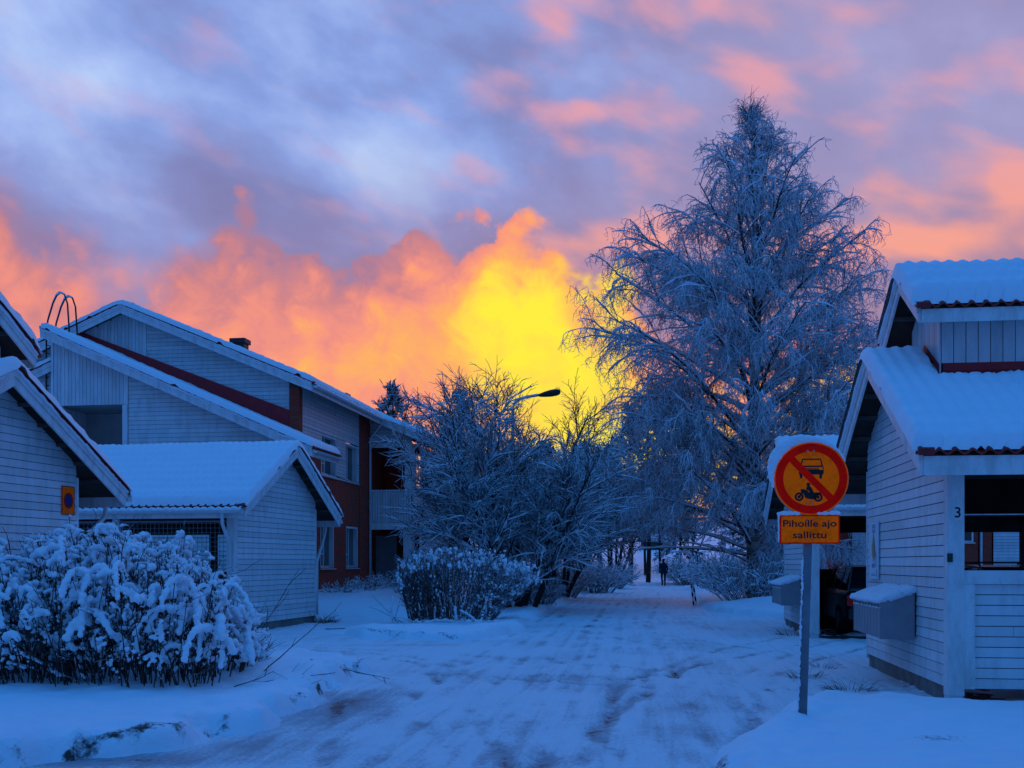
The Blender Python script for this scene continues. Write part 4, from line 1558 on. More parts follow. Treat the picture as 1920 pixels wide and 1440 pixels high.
def disc(mb, cx, cz, r, y0, y1, n=48, r0=None):
    if r0 is None:
        mb.prism([(cx + r * math.cos(2 * math.pi * k / n), cz + r * math.sin(2 * math.pi * k / n)) for k in range(n)], 'y', y0, y1)
        return
    for k in range(n):
        a, b = 2 * math.pi * k / n, 2 * math.pi * (k + 1) / n
        q = [(cx + r0 * math.cos(a), cz + r0 * math.sin(a)), (cx + r * math.cos(a), cz + r * math.sin(a)), (cx + r * math.cos(b), cz + r * math.sin(b)), (cx + r0 * math.cos(b), cz + r0 * math.sin(b))]
        mb.raw([(x, y0, z) for x, z in q], [(0, 1, 2, 3)])


def road_sign():
    gx, gy = 2.574, 9.46
    th = empty('road_sign', (gx, gy, gz(gx, gy) - 0.12), -0.13)
    oz = th.location.z
    tag(th, 'round red and yellow no-motor-vehicles sign above a text plate, on a leaning post', 'road sign')
    p = MB()
    lean = 0.075
    p.tube([(0, 0, 0), (lean * 2.48 / 2.6, 0, 2.56 - oz)], 0.039, 16)
    p.build('post', mottled('sign_post_grey', (0.20, 0.22, 0.25), (0.15, 0.165, 0.19), 7, 0.55, 0.35), th, smooth=True)
    cx, cz = 0.068, 2.285 - oz
    k = 0.32 / 375
    y = -0.062

    def P(px, py):
        return (cx + (px - 558) * k, cz - (py - 547) * k)
    d = MB()
    disc(d, cx, cz, 0.32, y, y + 0.012, 64)
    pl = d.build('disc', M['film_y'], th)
    d = MB()
    disc(d, cx, cz, 0.324, y + 0.014, y + 0.03, 64)
    for dz in (0.19, -0.19):
        d.box(cx - 0.10, cx + 0.06, y + 0.031, y + 0.045, cz + dz - 0.02, cz + dz + 0.02)
    d.build('disc_back', M['grey_metal'], th)
    r = MB()
    disc(r, cx, cz, 0.309, y - 0.0015, y, 64, r0=0.239)
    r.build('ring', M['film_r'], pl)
    # picture of a car
    b = MB()

    def poly(q, yy=y - 0.0015):
        b.raw([(P(*a)[0], yy, P(*a)[1]) for a in q], [tuple(range(len(q)))])
    poly([(470, 340), (650, 340), (656, 346), (660, 354), (464, 354), (466, 345)])
    poly([(464, 354), (478, 354), (462, 412), (446, 412)])
    poly([(648, 354), (660, 354), (676, 412), (660, 412)])
    poly([(446, 412), (676, 412), (683, 428), (440, 428)])
    poly([(440, 436), (634, 436), (634, 443), (440, 443)])
    poly([(438, 449), (634, 449), (642, 458), (668, 458), (683, 446), (684, 492), (678, 505), (440, 505), (434, 492)])
    poly([(672, 428), (683, 428), (684, 446), (674, 446)])
    poly([(440, 505), (472, 505), (468, 543), (448, 543)])
    poly([(638, 505), (670, 505), (664, 548), (642, 548)])
    # picture of a motorcycle with rider
    for (ux, uy) in ((437, 733), (628, 740)):
        disc(b, *P(ux, uy), 46 * k, y - 0.0015, y, 32, r0=24 * k)
        disc(b, *P(ux, uy), 17 * k, y - 0.0015, y, 24, r0=2 * k)
    disc(b, *P(530, 607), 20 * k, y - 0.0015, y, 24, r0=0.0005)
    poly([(516, 626), (540, 622), (562, 640), (575, 668), (586, 694), (548, 704), (534, 672), (512, 660), (506, 650)])
    poly([(454, 655), (490, 655), (520, 668), (540, 692), (590, 690), (640, 690), (662, 683), (666, 694), (640, 712), (600, 762), (540, 758), (500, 745), (482, 706), (462, 690), (450, 672)])
    poly([(468, 676), (480, 684), (446, 742), (432, 734)])
    b.build('pictogram', M['black'], pl)
    s = MB()
    a = math.radians(-46)
    n = (math.sin(-a), math.cos(a))
    ux = (math.cos(a), math.sin(a))
    w, l = 0.031, 0.245
    q = [(cx + ux[0] * l * e + n[0] * w * f, cz + ux[1] * l * e + n[1] * w * f) for e, f in ((-1, -1), (1, -1), (1, 1), (-1, 1))]
    s.raw([(x, y - 0.003, z) for x, z in q], [(0, 1, 2, 3)])
    s.build('slash', M['film_r'], pl)
    bo = MB()
    for (bx, by) in ((522, 262), (584, 262), (513, 806), (577, 806)):
        X, Z = P(bx, by)
        disc(bo, X, Z, 0.009, y - 0.008, y - 0.001, 10)
    bo.build('bolts', M['grey_metal'], pl)
    # text plate
    x0, z1 = P(243, 920)
    x1, z0 = P(845, 1220)
    m = MB()
    m.box(x0, x1, y, y + 0.012, z0, z1)
    tp = m.build('text_plate', M['film_r'], th)
    m = MB()
    m.box(x0 + 0.013, x1 - 0.013, y - 0.0015, y - 0.0002, z0 + 0.013, z1 - 0.013)
    m.build('plate_face', M['film_y'], tp)
    for (tx, L, py, c0, c1) in (('Pihoille ajo', 0.46, 1042, 275, 812), ('sallittu', 0.288, 1160, 372, 712)):
        X, Z = P((c0 + c1) / 2, py)
        text_mesh(tx, 0.084, L, 'lettering', M['black'], tp, (X, y - 0.003, Z), (math.pi / 2, 0, 0), bold=0.018)
    bo = MB()
    for (bx, by) in ((512, 972), (575, 972), (505, 1176), (572, 1176)):
        X, Z = P(bx, by)
        disc(bo, X, Z, 0.008, y - 0.008, y - 0.004, 10)
    bo.build('bolts', M['grey'], tp)
    # snow caught on the rims and down the post
    sp = []
    for q in np.linspace(math.radians(28), math.radians(192), 110):
        f = math.sin((q - math.radians(20)) / math.radians(178) * math.pi) ** 0.6
        for j in range(2):
            wgt = math.exp(-((math.degrees(q) - 138) / 52) ** 2)
            rr = (0.020 + 0.034 * wgt) * f * RNG.uniform(0.75, 1.2) + 0.005
            ra = 0.320 + rr * 0.75
            sp.append((cx + ra * math.cos(q), y + RNG.uniform(0.0, 0.035), cz + ra * math.sin(q), rr))
    for u in np.linspace(0, 1, 70):
        if 0.36 < u < 0.62:
            continue
        rr = RNG.uniform(0.012, 0.022) + 0.006 * math.sin(u * 9)
        sp.append((x0 + (x1 - x0) * u - 0.008 + RNG.normal(0, 0.004), y + RNG.uniform(0, 0.02), z1 + rr * 0.6, rr))
    for zz in np.linspace(z0 + 0.02, z1, 22):
        sp.append((x0 - 0.006 - RNG.random() * 0.008, y + 0.01, zz, 0.012))
    remesh_blobs('rim_snow', sp, M['bush_snow'], th, 0.008, smooth_it=2)
    sp = []
    for zz in np.linspace(0.15, 1.5 - oz + 0.1, 110):
        sp.append((lean * zz / 2.5 - 0.040 + RNG.normal(0, 0.003), -0.012 + RNG.normal(0, 0.006), zz, RNG.uniform(0.008, 0.017)))
    remesh_blobs('post_snow', sp, M['bush_snow'], th, 0.007, smooth_it=1)


road_sign()


def no_parking():
    org = (-7.82, 12.63)
    X, Y = at(org, TL, 0.018, 4.26)
    th = empty('parking_sign', (X, Y, 2.52), math.pi / 2 - math.atan(TL))
    tag(th, 'orange plate with a blue red-ringed disc, screwed to the white gable at the left edge', 'parking sign')
    p = MB()
    p.box(-0.165, 0.165, -0.012, 0.0, -0.225, 0.225)
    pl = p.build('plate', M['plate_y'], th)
    r = MB()
    disc(r, 0, 0.0, 0.125, -0.0145, -0.0125, 40, r0=0.098)
    r.build('ring', M['plate_r'], pl)
    b = MB()
    disc(b, 0, 0, 0.097, -0.0142, -0.0125, 40, r0=0.0005)
    b.build('blue_disc', M['film_b'], pl)
    e = MB()
    for (a0, a1, c0, c1) in ((-0.165, 0.165, 0.213, 0.226), (-0.165, 0.165, -0.226, -0.213), (-0.166, -0.153, -0.2128, 0.2128), (0.153, 0.166, -0.2128, 0.2128)):
        e.box(a0, a1, -0.0135, -0.0122, c0, c1)
    e.build('border', M['black'], pl)


no_parking()


def post_number():
    n = text_mesh('3', 0.16, None, 'house_number', M['black'], CP1, (0.092, -0.1725, 2.035), (math.pi / 2, 0, 0), bold=0.012, squash=0.16)
    pl = MB()
    pl.box(0.02, 0.155, -0.1716, -0.1706, 2.005, 2.185)
    pl.build('number_plate', M['metal_w'], CP1)
    b = MB()
    b.box(-0.02, 0.035, -0.205, -0.172, 1.55, 1.645)
    b.build('junction_box', principled('dark_green', (0.012, 0.05, 0.03), 0.5, 0.3)[0], CP1, bevel=0.004)


post_number()


def notice():
    X, Y = at((4.76, 11.74), TR, -0.028, 3.62)
    th = empty('notice_board', (X, Y, 1.72), -math.pi / 2 - math.atan(TR))
    tag(th, 'tall narrow white notice with a pale yellow flame shape, on the boarded carport wall', 'notice')
    b = MB()
    b.box(-0.30, 0.30, -0.012, 0.010, -0.41, 0.41)
    pl = b.build('board', principled('notice_white', (0.72, 0.74, 0.78), 0.4, 0.4)[0], th)
    y = -0.0135
    f = MB()
    f.raw([(x, y, z) for x, z in ((0.02, -0.18), (-0.10, -0.06), (-0.11, 0.06), (-0.04, 0.18), (0.0, 0.30), (0.03, 0.20), (0.03, 0.08), (0.08, -0.02), (0.09, -0.12))], [tuple(range(9))])
    f.build('flame', principled('notice_yellow', (0.42, 0.34, 0.10), 0.5, 0.3)[0], pl)
    f = MB()
    f.raw([(x, y - 0.001, z) for x, z in ((0.09, -0.12), (0.08, -0.02), (0.03, 0.08), (0.03, 0.20), (0.02, 0.27), (0.06, 0.16), (0.12, 0.02), (0.13, -0.08))], [tuple(range(8))])
    f.build('flame_shade', principled('notice_dark', (0.10, 0.10, 0.12), 0.5, 0.3)[0], pl)
    f = MB()
    for (x0, x1, z0, z1) in ((-0.10, 0.14, 0.345, 0.365), (-0.10, 0.14, 0.315, 0.335), (-0.10, 0.14, 0.255, 0.275), (-0.10, 0.14, 0.285, 0.30), (-0.1, 0.1, -0.25, -0.19), (0.15, 0.2, -0.24, -0.02), (-0.16, 0.10, -0.345, -0.335), (-0.16, 0.18, -0.365, -0.355), (0.20, 0.24, -0.38, -0.28)):
        f.raw([(x0, y, z0), (x1, y, z0), (x1, y, z1), (x0, y, z1)], [(0, 1, 2, 3)])
    f.build('print', principled('notice_blue', (0.22, 0.27, 0.42), 0.5, 0.3)[0], pl)


notice()


def mailboxes():
    org = (4.76, 11.74)
    X, Y = at(org, TR, -0.03, 1.22)
    th = empty('mailbox_bank', (X, Y, 0.62), -math.atan(TR))
    tag(th, 'row of grey letterboxes with a snowy lid, fixed to the gable wall of carport 3', 'mailboxes', 'grey letterbox rows')
    g = mottled('mailbox_grey', (0.33, 0.31, 0.33), (0.27, 0.255, 0.27), 4, 0.5, 0.4)
    W, Ln = 0.40, 1.72
    b = MB()
    b.prism([(0.0, 0.0), (-W + 0.012, 0.0), (-W + 0.012, 0.41), (0.0, 0.56)], 'y', 0.012, Ln - 0.012)
    b.build('body', M['dark_metal'], th)
    for ya in (0.0, Ln - 0.011):
        e = MB()
        e.prism([(0.0, -0.01), (-W - 0.01, -0.01), (-W - 0.01, 0.44), (-W + 0.12, 0.50), (0.0, 0.57)], 'y', ya, ya + 0.011)
        e.build('end_panel', g, th)
    n = 9
    w = (Ln - 0.03) / n
    for i in range(n):
        d = MB()
        y0 = 0.015 + i * w
        d.box(-W - 0.006, -W + 0.011, y0 + 0.008, y0 + w - 0.008, 0.0, 0.36)
        dr = d.build('mailbox_door', g, th, bevel=0.003)
        f = MB()
        f.box(-W - 0.008, -W + 0.006, y0 + 0.006, y0 + w - 0.006, 0.372, 0.435)
        f.build('flap', g, dr)
        k = MB()
        k.box(-W - 0.012, -W - 0.004, y0 + w / 2 - 0.03, y0 + w / 2 + 0.03, 0.385, 0.41)
        k.build('name_slot', M['dark_metal'], dr)
    br = MB()
    for z in (0.06, 0.42):
        br.box(-0.0, 0.028, 0.02, 0.10, z, z + 0.07)
        br.box(-0.0, 0.028, Ln - 0.10, Ln - 0.02, z, z + 0.07)
    br.build('bracket', M['dark_metal'], th)
    sp = []
    for yy in np.arange(0.0, Ln, 0.045):
        for xx in np.arange(-W - 0.01, 0.0, 0.045):
            z = 0.575 + (xx) / W * 0.13 if xx > -W + 0.12 else 0.50 - (-W + 0.12 - xx) * 0.46
            r = RNG.uniform(0.05, 0.075) * (0.8 if xx < -W + 0.08 else 1.0)
            sp.append((xx + RNG.normal(0, 0.006), yy + RNG.normal(0, 0.006), z + 0.02, r))
        if RNG.random() < 0.75:
            sp.append((-W - 0.01, yy, 0.37, 0.016))
            sp.append((-W - 0.01, yy + 0.02, 0.37, 0.015))
    remesh_blobs('snow_cap', sp, M['bush_snow'], th, 0.014, smooth_it=2)
    c = copy_tree(th)
    X2, Y2 = at((6.09, 21.80), TR, -0.03, 1.22)
    c.location = (X2, Y2, 0.62)
    c['label'] = 'row of grey letterboxes half hidden behind the sign post, on the farther carport wall'


mailboxes()


def street_lamp():
    th = empty('street_lamp', (0.03, 38.0, 0.0))
    tag(th, 'tall street lamp with a curved snow lined arm above the snowy tree', 'street lamp')
    pts = [(0, 0, 0), (0, 0, 4.0), (0, 0, 7.0)]
    p = MB()
    p.tube(pts, [0.075, 0.062, 0.05], 12)
    p.build('pole', M['grey_metal'], th, smooth=True)
    a = MB()
    arm = [(0, 0, 6.9), (0.03, 0, 7.12), (0.10, 0, 7.26), (0.24, 0, 7.35), (0.5, 0, 7.42), (1.0, 0, 7.50)]
    a.tube(arm, 0.035, 10)
    am = a.build('arm', M['grey_metal'], th, smooth=True)
    h = MB()
    h.tube([(0.93, 0, 7.48), (1.0, 0, 7.50), (1.15, 0, 7.53), (1.35, 0, 7.565), (1.55, 0, 7.60), (1.66, 0, 7.61), (1.70, 0, 7.61)], [0.04, 0.07, 0.10, 0.125, 0.125, 0.09, 0.03], 14)
    hd = h.build('lamp_head', M['dark_metal'], th, smooth=True)
    hd.scale = (1, 1.2, 1)
    s = Tubes()
    k = np.linspace(0, 5, 40)
    A = np.array(arm)
    P = np.stack([np.interp(k, np.arange(6), A[:, i]) for i in range(3)], 1)
    P[:, 2] += 0.035
    s.add(P[None], (0.032 + 0.016 * RNG.random(40))[None], 7)
    s.build('arm_snow', M['bush_snow'], am)


street_lamp()


def marker_posts():
    th = empty('marker_boards', (6.45, 38.2, 0.0))
    tag(th, 'two thin leaning black and white marker boards in the snow right of the path', 'marker')
    for (x0, x1, c) in ((0.06, -0.03, 0), (0.0, 0.14, 1)):
        for i in range(5):
            a, b = i / 5, (i + 1) / 5
            if c == 1:
                xa, xb = 0.16 - 0.12 * a, 0.16 - 0.12 * b
            else:
                xa, xb = 0.06 - 0.09 * a, 0.06 - 0.09 * b
            m = MB()
            y = 0.02 * c
            w = 0.032
            m.raw([(xa - w, y, a * .78), (xa + w, y, a * .78), (xb + w, y, b * .78 - .002), (xb - w, y, b * .78 - .002), (xa - w, y + .015, a * .78), (xa + w, y + .015, a * .78), (xb + w, y + .015, b * .78 - .002), (xb - w, y + .015, b * .78 - .002)],
                  [(0, 1, 2, 3), (7, 6, 5, 4), (0, 4, 5, 1), (1, 5, 6, 2), (2, 6, 7, 3), (3, 7, 4, 0)])
            m.build('dark_band' if (i + c) % 2 == 0 else 'pale_band', M['black'] if (i + c) % 2 == 0 else M['trim'], th)
    t2 = empty('thin_pole', (10.6, 61.0, 0.0))
    tag(t2, 'thin dark wooden pole standing at the roadside right of the walker', 'pole')
    m = MB()
    m.tube([(0, 0, -0.1), (0.01, 0, 1.0), (0.0, 0, 1.95)], 0.03, 6)
    m.build('pole', M['bark'], t2)


marker_posts()


def skin_mesh(name, joints, edges, mat, parent, sub=2):
    me = bpy.data.meshes.new(name)
    me.from_pydata([j[:3] for j in joints], edges, [])
    o = bpy.data.objects.new(name, me)
    COL.objects.link(o)
    md = o.modifiers.new('s', 'SKIN')
    md.use_smooth_shade = True
    for v, j in zip(me.skin_vertices[0].data, joints):
        v.radius = (j[3], j[4] if len(j) > 4 else j[3])
    me.skin_vertices[0].data[0].use_root = True
    sb = o.modifiers.new('u', 'SUBSURF')
    sb.levels = sub
    sb.render_levels = sub
    dg = bpy.context.evaluated_depsgraph_get()
    m2 = bpy.data.meshes.new_from_object(o.evaluated_get(dg))
    bpy.data.objects.remove(o)
    m2.name = name
    m2.materials.clear()
    return link_mesh(name, m2, mat, parent, True)


def person():
    x, y = 9.78, 68.9
    th = empty('person', (x, y, gz(x, y)))
    tag(th, 'person in dark winter clothes walking away along the snowy path', 'person')
    cloth = mottled('dark_clothes', (0.022, 0.022, 0.03), (0.014, 0.014, 0.02), 6, 0.9, 0.1)
    J = [(0, 0, 0.95, .15, .115), (0, 0, 1.18, .15, .11), (0, 0, 1.38, .165, .11), (0, 0.0, 1.50, .06), (0, 0.015, 1.60, .085, .095), (0, 0.015, 1.70, .07, .08),
         (.10, 0, .88, .10), (.10, .06, .50, .068), (.095, -.02, .10, .05), (.10, .12, .04, .045),
         (-.10, 0, .88, .10), (-.10, .02, .50, .068), (-.095, -.20, .13, .05), (-.10, -.10, .05, .045),
         (.20, 0, 1.40, .065), (.25, -.03, 1.13, .052), (.24, .06, .90, .042), (.235, .09, .82, .04), (.20, 0.10, .80, .015),
         (-.20, 0, 1.40, .065), (-.25, .02, 1.13, .052), (-.235, .13, .92, .042), (-.23, .17, .85, .04), (-.20, .18, .83, .015)]
    E = [(0, 1), (1, 2), (2, 3), (3, 4), (4, 5), (0, 6), (6, 7), (7, 8), (8, 9), (0, 10), (10, 11), (11, 12), (12, 13), (2, 14), (14, 15), (15, 16), (16, 17), (17, 18), (2, 19), (19, 20), (20, 21), (21, 22), (22, 23)]
    body = skin_mesh('body', J, E, cloth, th)
    jk = MB()
    ring = []
    for (z, rx, ry) in ((0.82, .21, .16), (0.95, .205, .155), (1.15, .19, .15), (1.35, .225, .145), (1.45, .17, .12), (1.52, .085, .085)):
        ring.append([(rx * math.cos(q), ry * math.sin(q), z) for q in np.linspace(0, 2 * math.pi, 16, endpoint=False)])
    vs = [p for r in ring for p in r]
    fs = [(i * 16 + k, i * 16 + (k + 1) % 16, (i + 1) * 16 + (k + 1) % 16, (i + 1) * 16 + k) for i in range(5) for k in range(16)]
    jk.raw(vs, fs)
    jk.build('jacket', mottled('navy_jacket', (0.016, 0.02, 0.04), (0.012, 0.014, 0.03), 5, 0.8, 0.2), body, smooth=True)
    hb = MB()
    vs = []
    rr = [(1.62, .098), (1.68, .104), (1.73, .09), (1.765, .05)]
    for z, r in rr:
        vs += [(r * math.cos(q), .015 + r * 1.08 * math.sin(q), z) for q in np.linspace(0, 2 * math.pi, 14, endpoint=False)]
    fs = [(i * 14 + k, i * 14 + (k + 1) % 14, (i + 1) * 14 + (k + 1) % 14, (i + 1) * 14 + k) for i in range(3) for k in range(14)] + [tuple(42 + k for k in range(14))]
    hb.raw(vs, fs)
    hb.build('hat', cloth, body, smooth=True)


person()


def car(name, label, loc, rz, paint, rack):
    th = empty(name, (*loc, 0.03), rz)
    tag(th, label, 'car', 'cars parked in the carport')

    def loft(rings, mat, nm, par, smooth=True):
        n = len(rings[0])
        vs = [p for r in rings for p in r]
        fs = [(i * n + k, i * n + (k + 1) % n, (i + 1) * n + (k + 1) % n, (i + 1) * n + k) for i in range(len(rings) - 1) for k in range(n)]
        fs += [tuple(range(n)), tuple((len(rings) - 1) * n + k for k in range(n))]
        m = MB()
        m.raw(vs, fs)
        return m.build(nm, mat, par, smooth=False, bevel=0.02)

    def sec(y, w, z0, z1, r=0.1):
        return [(-w + r, y, z0), (w - r, y, z0), (w, y, z0 + r), (w, y, z1 - r), (w - r * .8, y, z1), (-w + r * .8, y, z1), (-w, y, z1 - r), (-w, y, z0 + r)]
    bd = loft([sec(0, .74, .34, .86), sec(.12, .83, .25, .94), sec(.9, .86, .2, .95), sec(2.8, .86, .2, .93), sec(3.7, .84, .22, .82), sec(4.25, .76, .3, .72), sec(4.36, .66, .36, .62)], paint, 'body', th)

    def cab(y, wb, wt, zb, zt):
        return [(-wb, y[0], zb), (wb, y[0], zb), (wt, y[1], zt), (-wt, y[1], zt)]
    loft([cab((.10, .38), .76, .62, .93, 1.36), cab((.5, .55), .79, .64, .94, 1.42), cab((1.8, 1.8), .79, .65, .93, 1.43), cab((3.05, 2.35), .75, .62, .9, 1.36)], M['glass'], 'cabin_glass', th)
    rf = MB()
    for (x0, x1, y0, y1, z) in ((-.62, .62, .36, 2.36, 1.40),):
        rf.prism([(y0, z - .05), (y0 + .15, z + .02), (1.4, z + .06), (y1 - .1, z + .02), (y1, z - .04), (1.4, z + .02)], 'x', x0, x1)
    for sx in (-1, 1):
        for (ya, yb) in ((.12, .38), (1.1, 1.12), (2.0, 1.98), (3.04, 2.36)):
            rf.raw([(sx * .80, ya - .05, .93), (sx * .80, ya + .05, .93), (sx * .66, yb + .05, 1.41), (sx * .66, yb - .05, 1.41), (sx * .77, ya - .05, .93), (sx * .77, ya + .05, .93), (sx * .63, yb + .05, 1.41), (sx * .63, yb - .05, 1.41)],
                   [(0, 1, 2, 3), (7, 6, 5, 4), (0, 4, 5, 1), (1, 5, 6, 2), (2, 6, 7, 3), (3, 7, 4, 0)])
    rf.build('roof', paint, th)
    red = principled('tail_red', (0.80, 0.012, 0.012), 0.25, 0.6)[0]
    for sx in (-1, 1):
        t = MB()
        t.box(min(sx * .56, sx * .815), max(sx * .56, sx * .815), -0.012, 0.1, .62, .84)
        t.build('tail_light', red, th, bevel=0.015)
        for yy in (.85, 3.45):
            w = MB()
            w.prism([(yy + .31 * math.cos(q), .31 + .31 * math.sin(q)) for q in np.linspace(0, 2 * math.pi, 24, endpoint=False)], 'x', min(sx * .68, sx * .87), max(sx * .68, sx * .87))
            wh = w.build('wheel', M['black'], th)
            w = MB()
            w.prism([(yy + .19 * math.cos(q), .31 + .19 * math.sin(q)) for q in np.linspace(0, 2 * math.pi, 18, endpoint=False)], 'x', min(sx * .872, sx * .88), max(sx * .872, sx * .88))
            w.build('rim', M['grey_metal'], wh)
    bp = MB()
    bp.box(-.80, .80, -.07, .06, .34, .56)
    bp.build('bumper', M['dark_metal'], th, bevel=0.03)
    pl = MB()
    pl.box(-.26, .26, -.085, -.074, .60, .71)
    pl.build('number_plate', M['metal_w'], th)
    if rack:
        r = MB()
        for sx in (-.6, .6):
            r.tube([(sx, .6, 1.42), (sx, .7, 1.50), (sx, 2.0, 1.50), (sx, 2.1, 1.43)], .018, 8)
        for yy in (.85, 1.8):
            r.tube([(-.6, yy, 1.51), (.6, yy, 1.51)], .018, 8)
        r.build('roof_rack', M['dark_metal'], th, smooth=True)


X, Y = at((6.09, 21.80), TR, 1.58, 0.15)
car('parked_car', 'dark car with a red tail light, in the carport opening left of the gable wall', (X, Y), -math.atan(TR), principled('black_car_paint', (0.012, 0.013, 0.016), 0.25, 0.5)[0], False)
X, Y = at((6.09, 21.80), TR, 4.12, 0.1)
car('parked_car', 'dark estate car with a roof rack, seen over the low boarded panel', (X, Y), -math.atan(TR), principled('dark_car_paint', (0.02, 0.02, 0.024), 0.25, 0.5)[0], True)


def cabin():
    x, y = 20.8, 150.0
    z = gz(x, y)
    th = empty('cabin', (x, y, z))
    tag(th, 'small distant cabin with a snowy roof among the trees beyond the walker', 'cabin')
    m = MB()
    m.box(-2.2, 2.2, 0, 4, -0.3, 1.4)
    m.build('wall', M['purlin'], th)
    gable_roof(th, 1, -2.6, 2.6, -0.6, 4.6, 1.2, 0.75, 0.25, 91, board=0.2)


cabin()


# ------------------------------------------------------------------ trees and shrubs
M['frosted_cane'] = mat_twig('frosted_cane', (0.10, 0.05, 0.045), 0.05, 0.6, 1.2, nscale=14)
def big_birch():
    rng = np.random.default_rng(11)
    x0, y0 = 9.05, 40.0
    th = empty('birch', (x0, y0, gz(x0, y0) - 0.1))
    tag(th, 'tall snow covered birch with hanging twigs, rising behind the round road sign', 'birch tree', 'snowy trees')
    H = 18.7
    K = 36
    z = np.linspace(0, H, K)
    tx = 0.10 * np.sin(z * 0.55) * (z / H) + 0.05 * np.sin(z * 1.7)
    ty = 0.12 * np.cos(z * 0.4) - 0.12
    T = np.stack([tx, ty, z], 1)[None]
    R = (0.27 * (1 - z / H) ** 0.85 + 0.015)[None]
    R[0, :2] *= np.array([1.35, 1.1])
    tb = Tubes()
    tb.add(T, R, 12)
    # a second leader in the upper crown
    k2 = np.linspace(0, 1, 12)
    T2 = np.stack([0.05 + 0.35 * k2 ** 0.7, -0.05 + 0 * k2, 9.0 + 8.6 * k2], 1)[None]
    tb.add(T2, (0.13 * (1 - k2) + 0.015)[None], 8)
    tb.build('trunk', M['birch'], th)

    prof_z = [0, 1.5, 3, 5, 7, 9, 11, 12.6, 14, 15.6, 17, 18.4, 19.4]
    prof_r = [2.2, 3.9, 5.0, 5.7, 5.8, 5.4, 5.0, 4.4, 3.6, 2.6, 1.45, 0.55, 0.1]
    n = 112
    zt = 1.3 + (H - 1.9) * ((np.arange(n) + rng.random(n)) / n) ** 1.12
    az = np.arange(n) * 2.39996 + rng.normal(0, 0.3, n)
    fr = zt / H
    elev = np.radians(24 + 40 * fr ** 1.1 + rng.normal(0, 8, n))
    rad = np.interp(zt + 0.9, prof_z, prof_r) * rng.uniform(0.70, 1.10, n) * np.where(np.cos(az) > 0.2, 0.84, 1.0)
    # a few long low limbs seen to the left and right
    extra = [(6.3, math.pi + 0.15, 38, 7.6), (7.6, math.pi - 0.25, 35, 6.3), (5.0, math.pi + 0.4, 26, 6.0), (9.3, 0.15, 24, 4.6), (7.6, -0.2, 30, 4.6), (10.4, math.pi + 0.1, 35, 5.6), (4.4, math.pi + 0.5, 30, 4.6), (5.2, math.pi + 0.9, 22, 5.0)]
    zt = np.concatenate([zt, [e[0] for e in extra]])
    az = np.concatenate([az, [e[1] for e in extra]])
    elev = np.concatenate([elev, np.radians([e[2] for e in extra])])
    L = np.concatenate([rad / np.cos(elev[:n] * 0.75) * 0.98, [e[3] for e in extra]])
    L = np.minimum(L, np.where(zt > 13, (H + 0.2 - zt) * 0.62 + 0.35, 99))
    L = np.minimum(L, (H - zt) * 0.58 / np.sin(np.maximum(elev, 0.2)) + 0.3)
    n = len(zt)
    org = np.stack([np.interp(zt, z, tx), np.interp(zt, z, ty), zt], 1)
    dr = np.stack([np.cos(az) * np.cos(elev), np.sin(az) * np.cos(elev), np.sin(elev)], 1)
    P1 = strands(org, dr, L, 12, rng, grav=np.where(zt > 15, 0.15, 0.48), wob=0.05)
    r1 = np.clip(0.016 + 0.0115 * L, 0.02, 0.085)
    R1 = taper(r1, 12, 0.22)
    br = Tubes()
    br.add(P1, R1, 6)
    sn = Tubes()
    snow_on(sn, P1, R1, rng, 1.0, 0.026, 6)
    # secondary branches
    o, t, pi, tt = pick(P1, 17, 0.26, 1.0, rng)
    L2 = np.clip(L[pi] * (0.42 - 0.22 * tt) * rng.uniform(0.6, 1.25, len(o)) + 0.2, 0.2, 2.6)
    d2 = fan(t, 0.75, rng, 0.22, 0.55)
    P2 = strands(o, d2, L2, 7, rng, grav=0.75, wob=0.09)
    ok = P2[:, :, 2].min(1) > np.where(P2[:, -1, 0] < -1.6, 2.5, 0.9)
    ok &= rng.random(len(P2)) < np.interp(P2[:, 0, 2], [12, 15, 18], [1, 0.75, 0.4])
    P2, L2 = P2[ok], L2[ok]
    R2 = taper(np.clip(0.010 + 0.007 * L2, 0.011, 0.026), 7, 0.4)
    br.add(P2, R2, 4)
    snow_on(sn, P2, R2, rng, 0.9, 0.018, 4)
    # heavier clumps caught where twigs bunch
    ck = rng.random(len(P2)) < 0.16
    C = P2[ck][:, 2:6] + rng.normal(0, 0.03, (ck.sum(), 4, 3))
    C[:, :, 2] += 0.03
    sn.add(C, rng.uniform(0.03, 0.062, (ck.sum(), 4)) * np.array([0.7, 1.0, 0.9, 0.5]), 5)
    br.build('branches', M['twig'], th)
    sn.build('branch_snow', M['bush_snow'], th)
    # fine hanging spray
    tw = Tubes()
    o, t, pi, tt = pick(P2, 8, 0.15, 1.0, rng)
    d3 = fan(t, 0.7, rng, 0.3, 0.35)
    th3 = rng.random(len(o)) < np.interp(o[:, 2], [0, 12, 15, 18], [1, 0.95, 0.6, 0.35])
    o, d3 = o[th3], d3[th3]
    L3 = rng.uniform(0.2, 0.55, len(o))
    P3 = strands(o, d3, L3, 5, rng, grav=1.1, wob=0.17)
    tw.add(P3, taper(np.full(len(o), 0.0135), 5, 0.6), 3)
    oc, _, pc, _ = pick(P1, 5, 0.25, 1.0, rng)
    hang = np.concatenate([P3[:, 2], P3[:, 4], P2[:, 5], P2[:, 3], oc])
    zz = np.concatenate([P3[:, 2, 2], P3[:, 4, 2], P2[:, 5, 2], P2[:, 3, 2], oc[:, 2]])
    d4 = rng.normal(0, 0.55, (len(hang), 3))
    d4[:, 2] = -0.9 - rng.random(len(hang)) * 0.5
    thin = rng.random(len(hang)) < np.interp(zz, [0, 11, 15, 18], [1.0, 0.95, 0.6, 0.32])
